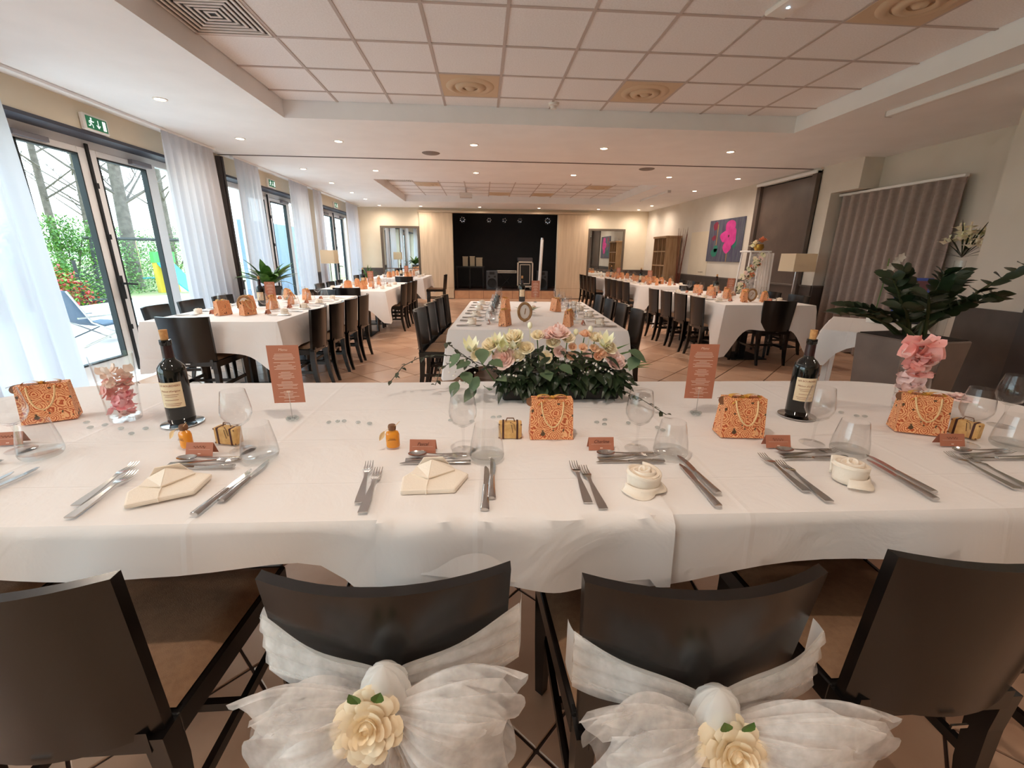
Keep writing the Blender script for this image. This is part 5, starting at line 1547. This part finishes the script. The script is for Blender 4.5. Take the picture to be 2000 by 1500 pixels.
# painting
pt = thing('flower_painting', 'unframed canvas of a big magenta flower on grey blue ground', 'painting', (4.985, 9.10, 1.64))
bg = mat('grey_blue_violet_paint', (92,96,106), .6, c2=(70,66,92), nscale=5, stretch=(1, 3, .6))
b = MB(); b.box(0, .022, -.66, .66, -.42, .42); b.build('canvas', bg, pt, bevel=.003)
MAG = mat('magenta_paint', (214,64,150), .6, c2=(196,44,132), nscale=9); TEAL = mat('teal_paint', (26,116,96), .6); STM = mat('ochre_paint', (176,142,70), .6); CRIM = mat('crimson_paint', (128,36,62), .6)
def blob(nm, m, y, z, ry, rz_, ph, e):   # painted shapes on the canvas face, seen from -x; +y runs to the left there
    q = MB(); q.add([(-e, y+ry*math.cos(a)*(1+.16*math.sin(3*a+ph)), z+rz_*math.sin(a)*(1+.14*math.cos(2*a+ph))) for a in [2*math.pi*k/28 for k in range(28)]], [tuple(range(27, -1, -1))]); q.build(nm, m, pt)
for (y, z, ry, rz_, ph) in ((-.18,.22,.17,.19,0), (-.02,.08,.17,.12,1), (-.30,.06,.14,.16,2), (-.14,-.10,.15,.14,3)): blob('painted_petal', MAG, y, z, ry, rz_, ph, .0012+.0003*ph)
for (y, z, ry, rz_, ph) in ((.34,-.24,.13,.09,1), (-.40,-.04,.07,.12,2), (.30,-.16,.08,.08,0), (-.05,-.14,.06,.06,1)): blob('painted_leaf', TEAL, y, z, ry, rz_, ph, .0008)
for (y, z, ry, rz_, ph) in ((.40,.30,.09,.09,1), (.42,.06,.08,.05,2)): blob('painted_bud', CRIM, y, z, ry, rz_, ph, .0008)
for (y, z0, z1) in ((-.16, -.42, -.15), (.30, -.12, .33)):
    q = MB(); q.box(-.0007, 0, y-.012, y+.012, z0, z1); q.build('painted_stem', STM, pt)
blob('painted_eye', INK, -.16, .08, .022, .03, 0, .004)

# garland stand behind the number seven table
gs = thing('garland_stand', 'tall white stand draped with tulle and a flower garland', 'flower stand', (4.46, 7.12, 0))
for sx in (-1, 1):
    for sy in (-1, 1):
        b = MB(); b.tube([(sx*.20, sy*.16, 0), (sx*.15, sy*.12, 1.39)], .013, 6); b.build('leg', WFRAME, gs)
b = MB(); b.box(-.18, .18, -.15, .15, 1.39, 1.415); b.build('top_plate', WFRAME, gs, bevel=.004)
b = MB(); b.grid(lambda u, v: (.01+.17*math.sin(u*3.14)*(1+.1*v)+.02*math.sin(u*40), -.17+.34*u-.03*v, 1.38-.75*v), 40, 8); b.build('tulle_drape', TULLE, gs, smooth=80)
b = MB(); b.grid(lambda u, v: (-.02+.22*u, -.17-.03*v+.015*math.sin(u*30), 1.38-.72*v), 30, 8); b.build('tulle_drape', TULLED, gs, smooth=80)
for k in range(44):
    t = k/43; x = -.05-.36*t+rn.uniform(-.05, .05); z = 1.34-.62*t+rn.uniform(-.05, .05); y = -.20-.1*t+rn.uniform(-.03, .03)
    q = MB(); rose_mesh(q, rn.uniform(.028, .042), 2, k, .9, 5); q.xf(Matrix.Translation((x, y, z)) @ Matrix.Rotation(R(60), 4, 'X')); q.build('garland_bloom', (LILY, WPAPER, CREAMR, PINKR, LILY, TERRA)[k % 6], gs, smooth=80)
    q = MB(); q.leaf((x, y, z), (rn.uniform(-1, 1), -.5, rn.uniform(-1, 1)), (0, -1, 0), .06, .022, .2); q.build('garland_leaf', EUC, gs)
tp = thing('gold_flower_pot', 'small gold pot with orange bloom on top of the garland stand', 'flower pot', (4.49, 7.10, 1.416))
b = MB(); b.lathe([(.0005, 0), (.05, .0), (.08, .05), (.065, .10), (.06, .10), (.07, .05)], 20); b.build('pot', mat('gold_metal', (186,146,70), .3, metal=1), tp, smooth=50)
for x, z, m, r in ((.03, .16, TERRA, .075), (-.08, .12, CREAMR, .055), (-.12, .07, LILY, .05)):
    q = MB(); rose_mesh(q, r, 4, 3, .8, 6); q.xf(Matrix.Translation((x, -.02, z))); q.build('bloom', m, tp, smooth=80)

# cloth covered side table, with orchid and picture
A_, B_, C_, D_ = (2.75, 3.35), (3.50, 4.15), (4.05, 3.70), (3.30, 2.90)
tx, ty = (A_[0]+C_[0])/2, (A_[1]+C_[1])/2; ang = math.atan2(B_[1]-A_[1], B_[0]-A_[0])
st = thing('side_table', 'small white draped table behind the zamioculcas planter', 'table', (tx, ty, 0), ang)
b = MB(); b.box(-.53, .53, -.33, .33, .715, .744); b.build('tabletop', WFRAME, st)
for sx in (-1, 1):
    for sy in (-1, 1):
        b = MB(); b.box(sx*.47-.02, sx*.47+.02, sy*.27-.02, sy*.27+.02, 0, .715); b.build('leg', WFRAME, st)
make_cloth('tablecloth', 'short white cloth over the small table behind the zamioculcas', 'rect', 1.07, .67, .09, .20, (tx, ty), ang, 31)
oc = thing('white_orchid', 'white orchid stem in a pot on the small draped table', 'orchid', (3.55, 3.72, Z2))
b = MB(); b.lathe([(.0005, 0), (.05, 0), (.06, .11), (.055, .11), (.045, .01)], 18); b.build('pot', WPAPER, oc, smooth=50)
b = MB(); b.tube([(0, 0, .1), (.01, 0, .35), (-.01, -.02, .56)], .004, 6); b.build('stem', GREENL, oc)
for k in range(7):
    q = MB()
    for j in range(5): a = j*1.257; q.leaf((0, 0, 0), (math.cos(a), -.3, math.sin(a)), (0, -1, 0), .045, .036, 0)
    q.xf(Matrix.Translation((-.04+.02*k-.01*(k % 2), -.03, .42+.025*k))); q.build('bloom', WPAPER, oc)
pf = thing('standing_picture', 'blue edged abstract picture standing on the small draped table', 'picture', (3.80, 3.66, Z2), R(-40))
b = MB(); b.box(-.115, .115, 0, .02, .09, .40); b.build('frame', mat('blue_paint', (54,74,150), .5), pf, bevel=.003)
b = MB(); b.box(-.09, .09, -.004, 0, .11, .375); b.build('picture_panel', mat('dark_abstract_paint', (52,50,58), .6, c2=(132,62,62), nscale=4, stretch=(.5, 1, 4)), pf)
b = MB(); b.box(-.02, .02, .02, .14, 0, .012); b.box(-.11, .11, 0, .02, 0, .09); b.build('strut', BLACK, pf)
bv = thing('tall_bouquet_vase', 'white bouquet with green blades in a tall clear floor vase', 'bouquet', (4.78, 4.20, 0))
b = MB(); b.lathe([(.0005, 0), (.09, 0), (.07, .02), (.035, .5), (.045, 1.3), (.043, 1.3), (.033, .5), (.0005, .03)], 20); b.build('vase', VASEG, bv, smooth=50)
for k in range(34):
    a = rn.uniform(0, 6.28); r = .17*math.sqrt(rn.random()); q = MB(); rose_mesh(q, .05, 2, k, .9, 5); q.xf(Matrix.Translation((r*math.cos(a), r*math.sin(a), 1.44+.15*math.cos(r*7)+rn.uniform(-.08, .06)))); q.build('bloom', LILY if k % 2 else CREAMR, bv, smooth=80)
for k in range(26):
    a = rn.uniform(0, 6.28); q = MB(); q.leaf((0, 0, 1.33), (math.cos(a), math.sin(a), rn.uniform(.1, 2.2)), (0, 0, 1), rn.uniform(.25, .5), .016, .12, 5); q.build('blade', DARKL, bv)

# ================================================================== STAGE GEAR
SZ = .25
def wedge(label, x):
    o = thing('loudspeaker', label, 'loudspeaker', (x, 14.25, SZ)); gm = mat('speaker_shell_grey', (62,64,68), .6)
    b = MB(); b.box(-.18, .18, -.16, .16, 0, .58); b.build('cabinet', gm, o, bevel=.02, segs=2)
    b = MB(); b.lathe([(.0005, .012), (.05, .01), (.12, .0), (.14, .012), (.145, 0)], 28); b.xf(Matrix.Translation((0, -.162, .2)) @ Matrix.Rotation(R(90), 4, 'X')); b.build('woofer', BLACK, o, smooth=50)
    for s in (-1, 1): b = MB(); b.box(s*.09-.03, s*.09+.03, -.164, -.158, .37, .42); b.build('port', BLACK, o)
    b = MB(); b.box(-.08, .08, -.164, -.158, .46, .54); b.build('horn', BLACK, o)
wedge('grey loudspeaker on the stage between black table and keyboard', .30); wedge('grey loudspeaker on the stage behind the rolled white pole', 1.90)
o = thing('flight_case', 'black flight case rack with silver edges and castors on stage', 'flight case', (1.34, 14.2, SZ))
b = MB(); b.box(-.24, .24, -.22, .22, .09, .86); b.build('case_body', BLACK, o); EDG = mat('aluminium_edge', (196,184,170), .4)
for (x0, x1, z0, z1) in ((-.25,-.21,.08,.87), (.21,.25,.08,.87), (-.25,.25,.83,.87), (-.25,.25,.08,.13), (-.17,-.15,.18,.78), (.14,.16,.18,.78), (-.17,.16,.76,.78), (-.17,.16,.18,.20)):
    b = MB(); b.box(x0, x1, -.232, -.215, z0, z1); b.build('metal_edge', EDG, o)
for x in (-.18, .18):
    for y in (-.16, .16): b = MB(); b.cyl((x-.015, y, .04), (x+.015, y, .04), .04, n=14); b.box(x-.01, x+.01, y-.01, y+.01, .04, .09); b.build('castor', EDG, o)
b = MB(); b.box(-.23, .23, -.2, .2, .871, .98); tm = b.build('mixer', mat('mixer_grey', (70,64,66), .5), bevel=.01); tm.location = (1.34, 14.2, SZ); tag(tm, 'dark mixing desk lying on top of the flight case', 'mixer')
o = thing('keyboard_stand', 'slim cream keyboard on a stand in the middle of stage', 'keyboard', (.78, 14.4, SZ))
b = MB(); b.box(-.32, .32, -.12, .12, .50, .58); b.build('keyboard', EDG, o, bevel=.006); b = MB(); b.box(-.28, .28, -.122, -.118, .53, .55); b.build('keys', BLACK, o)
for s in (-1, 1): b = MB(); b.tube([(s*.24, 0, 0), (-s*.24, 0, .5)], .015, 6); b.build('stand_leg', BLACK, o)
o = thing('black_stage_table', 'black draped table on stage carrying three pale boxes', 'table', (-.38, 14.4, SZ))
b = MB(); b.box(-.45, .45, -.25, .25, .66, .70); b.build('tabletop', BLACK, o)
for x in (-.42, -.02, .40): b = MB(); b.box(x-.02, x+.02, -.22, .22, 0, .66); b.build('upright', BLACK, o)
for x, w, h, lab in ((-.54, .16, .30, 'plain pale box nearest the sliding panel on the black stage table'), (-.32, .15, .31, 'middle pale box of three on the black stage table'), (-.10, .20, .27, 'ribbed pale box nearest the loudspeaker on the black stage table')):
    b = MB(); b.box(-w/2, w/2, -.1, .1, 0, h); b.box(-w/2-.006, w/2+.006, -.106, .106, h-.03, h); q = b.build('storage_box', mat('pale_grey_box', (150,138,116), .7), bevel=.004); q.location = (x, 14.4, SZ+.70); tag(q, lab, 'box')
o = thing('white_pole', 'tall rolled white screen leaning upright at stage edge', 'rolled screen', (1.78, 13.9, SZ))
b = MB(); b.cyl((0, 0, 0), (.06, 0, 1.52), .05, .05, 14); b.build('roll', WFRAME, o, smooth=50); b = MB(); b.cyl((.06, 0, 1.52), (.062, 0, 1.57), .055, .055, 14); b.build('end_cap', STEEL, o)
def par(label, x, n, r):
    o = thing('stage_light', label, 'stage light', (x, 14.3, 2.34)); b = MB(); b.lathe([(r, 0), (r, .12), (r*.5, .16), (.001, .16)], 18, capb=True); b.xf(Matrix.Rotation(R(-90), 4, 'X')); b.build('housing', BLACK, o, smooth=50)
    for k in range(n): a = 6.28*k/n; b = MB(); b.ball((r*.68*math.cos(a), -.006, r*.68*math.sin(a)), r*.2, (1, .4, 1), 8, 5); b.build('lens', CHROME, o)
    b = MB(); b.box(-.012, .012, .04, .06, r*.8, .355); b.build('bracket', BLACK, o)
for x, n, r, lab in ((-.60, 7, .10, 'round stage light above the pale boxes'), (.22, 6, .08, 'small stage light above the grey loudspeaker'), (.70, 5, .08, 'small stage light above the keyboard'), (1.18, 6, .08, 'small stage light above the flight case'), (2.05, 8, .11, 'round stage light above the rolled screen')): par(lab, x, n, r)

# ================================================================== OUTDOORS
b = MB(); b.box(-8.2, XL-.3, -6, 22, -.14, -.03); structure(b.build('floor_terrace', mat('pale_pink_paving', (222,208,202), .7, c2=(208,190,184), nscale=3)))
b = MB(); b.box(-70, -8.2, -40, 70, -.2, -.06); structure(b.build('floor_garden', mat('garden_grass', (150,162,96), .9, c2=(204,186,148), nscale=.18)))
b = MB(); b.box(-8.2, -7.2, 8.4, 12.5, -.03, .22); k_ = b.build('white_kerb', WFRAME, bevel=.01); tag(k_, 'low white bench wall along the edge of the terrace', 'bench wall')
o = thing('lounge_chair', 'grey blue sling lounge chair on the terrace outside glazed door', 'lounge chair', (-5.85, 6.85, -.03), R(-18))
SL = mat('grey_blue_sling', (74,88,106), .7)
def sl_(u, v):
    P = [(-.34,.80), (-.24,.58), (-.12,.34), (.02,.27), (.30,.30), (.48,.20)]; t = v*4.999; i = int(t); a_, b_ = P[i], P[i+1]
    return ((u-.5)*.5, a_[0]+(b_[0]-a_[0])*(t-i), a_[1]+(b_[1]-a_[1])*(t-i))
b = MB(); b.grid(sl_, 4, 20); b.build('sling', SL, o, smooth=80, solid=.02)
for s in (-1, 1):
    for pts in ([(s*.27,-.34,0), (s*.27,.42,.24)], [(s*.27,.40,0), (s*.27,-.14,.34), (s*.27,-.35,.80)], [(s*.27,-.30,.42), (s*.27,.22,.42)]):
        b = MB(); b.tube(pts, .013, 6); b.build('frame_tube', STEEL, o)
def leafy(name, label, cat, c, r, n, mats, seed, leafL=.16):
    rn = random.Random(seed); o = thing(name, label, cat, (c[0], c[1], -.06)); 
    for k, m in enumerate(mats):
        q = MB()
        for _ in range(n):
            a = rn.uniform(0, 6.28); e = rn.uniform(-.1, 1.5); rr = rn.uniform(.55, 1.0)
            p = (r[0]*rr*math.cos(a)*math.cos(e), r[1]*rr*math.sin(a)*math.cos(e), .05+r[2]*rr*max(0, math.sin(e)))
            q.leaf(p, (rn.uniform(-1,1), rn.uniform(-1,1), rn.uniform(-.3,1)), (0,0,1), leafL, leafL*.5, .2, 2)
        t = q.build('foliage', m, o); t['kind'] = 'stuff'
    for k in range(4): q = MB(); q.tube([(0, 0, 0), (rn.uniform(-.4,.4)*r[0], rn.uniform(-.4,.4)*r[1], r[2]*.7)], [.04, .01], 5); q.build('stem', BARK, o)
BARK = mat('grey_bark', (112,100,92), .9, c2=(88,78,70), nscale=6)
G1, G2 = mat('hedge_green', (126,164,78), .7), mat('hedge_deep_green', (84,126,58), .7)
RD = mat('red_shoot_leaf', (206,66,62), .6)
for i, (x, y, rx, ry, rz_, lab) in enumerate(((-13.0, 11.5, 2.4, 2.6, 2.5, 'pale green bushy shrub behind the red leaved bush'), (-13.5, 15.6, 2.4, 2.4, 2.4, 'green bushy shrub behind the lattice trellis'), (-15.5, 20.0, 3.0, 3.0, 2.3, 'green bushy shrub behind the swing frame'), (-13, 7.4, 2.4, 2.4, 2.3, 'green bushy shrub at the window end of garden'), (-17, 26, 3.5, 3.5, 2.6, 'green bushy shrub beyond the slide'))): leafy('green_shrub', lab, 'shrub', (x, y), (rx, ry, rz_), 5000, (G1, G2), i, .11)
leafy('red_shrub', 'red leaved bush beyond the lounge chair', 'shrub', (-9.5, 10.1), (1.0, 1.0, 1.1), 1400, (RD, mat('fresh_green_leaf', (118,168,60), .6)), 9, .11)
leafy('low_green_bush', 'fresh green bush beside the lattice trellis', 'shrub', (-10.6, 12.0), (.9, .8, 1.0), 1200, (G1, G2), 10, .11)
def bare_tree(label, x, y, h, r, seed):
    rn = random.Random(seed); o = thing('bare_tree', label, 'tree', (x, y, -.1)); tr = [(0,0,0), (.15*rn.uniform(-1,1), .2, h*.4), (.5*rn.uniform(-1,1), .3, h)]
    b = MB(); b.tube(tr, [r, r*.75, r*.2], 8); b.build('trunk', BARK, o, smooth=60)
    for k in range(22):
        t = rn.uniform(.25, .95); p = Vector(tr[0]).lerp(Vector(tr[2]), t); a = rn.uniform(0, 6.28); L = h*rn.uniform(.12, .3)
        e = p+Vector((math.cos(a)*L, math.sin(a)*L, L*.8)); q = MB(); q.tube([p, (p+e)/2+Vector((0,0,-.1)), e], [r*.25, r*.15, .008], 4)
        for _ in range(4): f = p.lerp(e, rn.uniform(.3, 1)); q.tube([f, f+Vector((rn.uniform(-1,1), rn.uniform(-1,1), rn.uniform(.2,1)))*L*.5], [.018, .005], 3)
        q.build('branch', BARK, o)
for i, (x, y, h, r) in enumerate(((-13.0, 17.6, 11, .24), (-17, 15, 12, .16), (-19, 17.5, 12, .14), (-18, 20.5, 13, .15), (-21, 22, 13, .16), (-16, 24.5, 12, .16), (-22, 27, 13, .16), (-20, 14, 12, .14), (-24, 20, 13, .15))):
    bare_tree('thick leaning bare trunk beside the swing frame' if i == 0 else 'slender bare tree rising behind the green shrubs', x, y, h, r, i+40)
    if i: bpy.data.objects[-1 if False else 0] if False else None
for ob in [q for q in bpy.data.objects if q.get('label') == 'slender bare tree rising behind the green shrubs']: ob['group'] = 'bare trees behind the shrubs'
o = thing('swing_frame', 'dark timber A-frame swing standing on the sandy lawn', 'swing', (-11.4, 16.3, -.06), R(40)); DT = mat('dark_timber', (66,64,62), .8)
for s in (-1, 1):
    for t in (-1, 1): b = MB(); b.tube([(s*1.5, t*.7, 0), (s*1.4, 0, 1.75)], .05, 6); b.build('post', DT, o)
b = MB(); b.tube([(-1.6, 0, 1.75), (1.6, 0, 1.75)], .055, 6); b.build('beam', DT, o)
for x in (-.3, .3): b = MB(); b.tube([(x, 0, 1.72), (x, 0, .5)], .008, 4); b.build('rope', ROPE, o)
b = MB(); b.box(-.33, .33, -.1, .1, .46, .5); b.build('swing_seat', mat('turquoise_plastic', (60,170,190), .5), o)
o = thing('lattice_trellis', 'dark lattice trellis planter at the terrace edge', 'trellis', (-9.1, 11.25, -.06), R(50))
for x in (-.4, .4): b = MB(); b.box(x-.03, x+.03, -.03, .03, 0, 1.15); b.build('post', DT, o)
for k in range(9):
    for s in (-1, 1): b = MB(); z = .15+.1*k; b.tube([(-.4, 0, z), (.4, 0, min(1.12, max(.05, z+s*.5)))], .008, 4); b.build('lath', DT, o)
b = MB(); b.box(-.45, .45, -.18, .18, 0, .25); b.build('planter_box', DT, o, bevel=.01)
o = thing('slide_toy', 'turquoise garden slide with green and yellow top on the lawn', 'slide', (-9.9, 15.6, -.06), R(60))
b = MB(); b.grid(lambda u, v: ((u-.5)*.5, 1.2-1.9*v, 1.0*(1-v)**1.3+.05), 4, 10); b.build('chute', mat('turquoise_plastic', (60,170,190), .5), o, solid=.05)
b = MB(); b.box(-.3, .3, 1.1, 1.3, 0, 1.0); b.build('ladder', mat('yellow_plastic', (230,190,60), .5), o); b = MB(); b.box(-.32, .32, 1.08, 1.32, 1.0, 1.35); b.build('top_panel', mat('green_plastic', (90,190,90), .5), o)
b = MB(); b.box(-.1, .1, -2.6, 2.6, 0, 2.15); q = b.build('garden_wall_panel', mat('grey_blue_render', (122,140,160), .8)); q.location = (-6.2, 14.9, -.03); tag(q, 'grey blue screen wall outside the second glazed door', 'screen wall')
print('objects', len(bpy.data.objects))
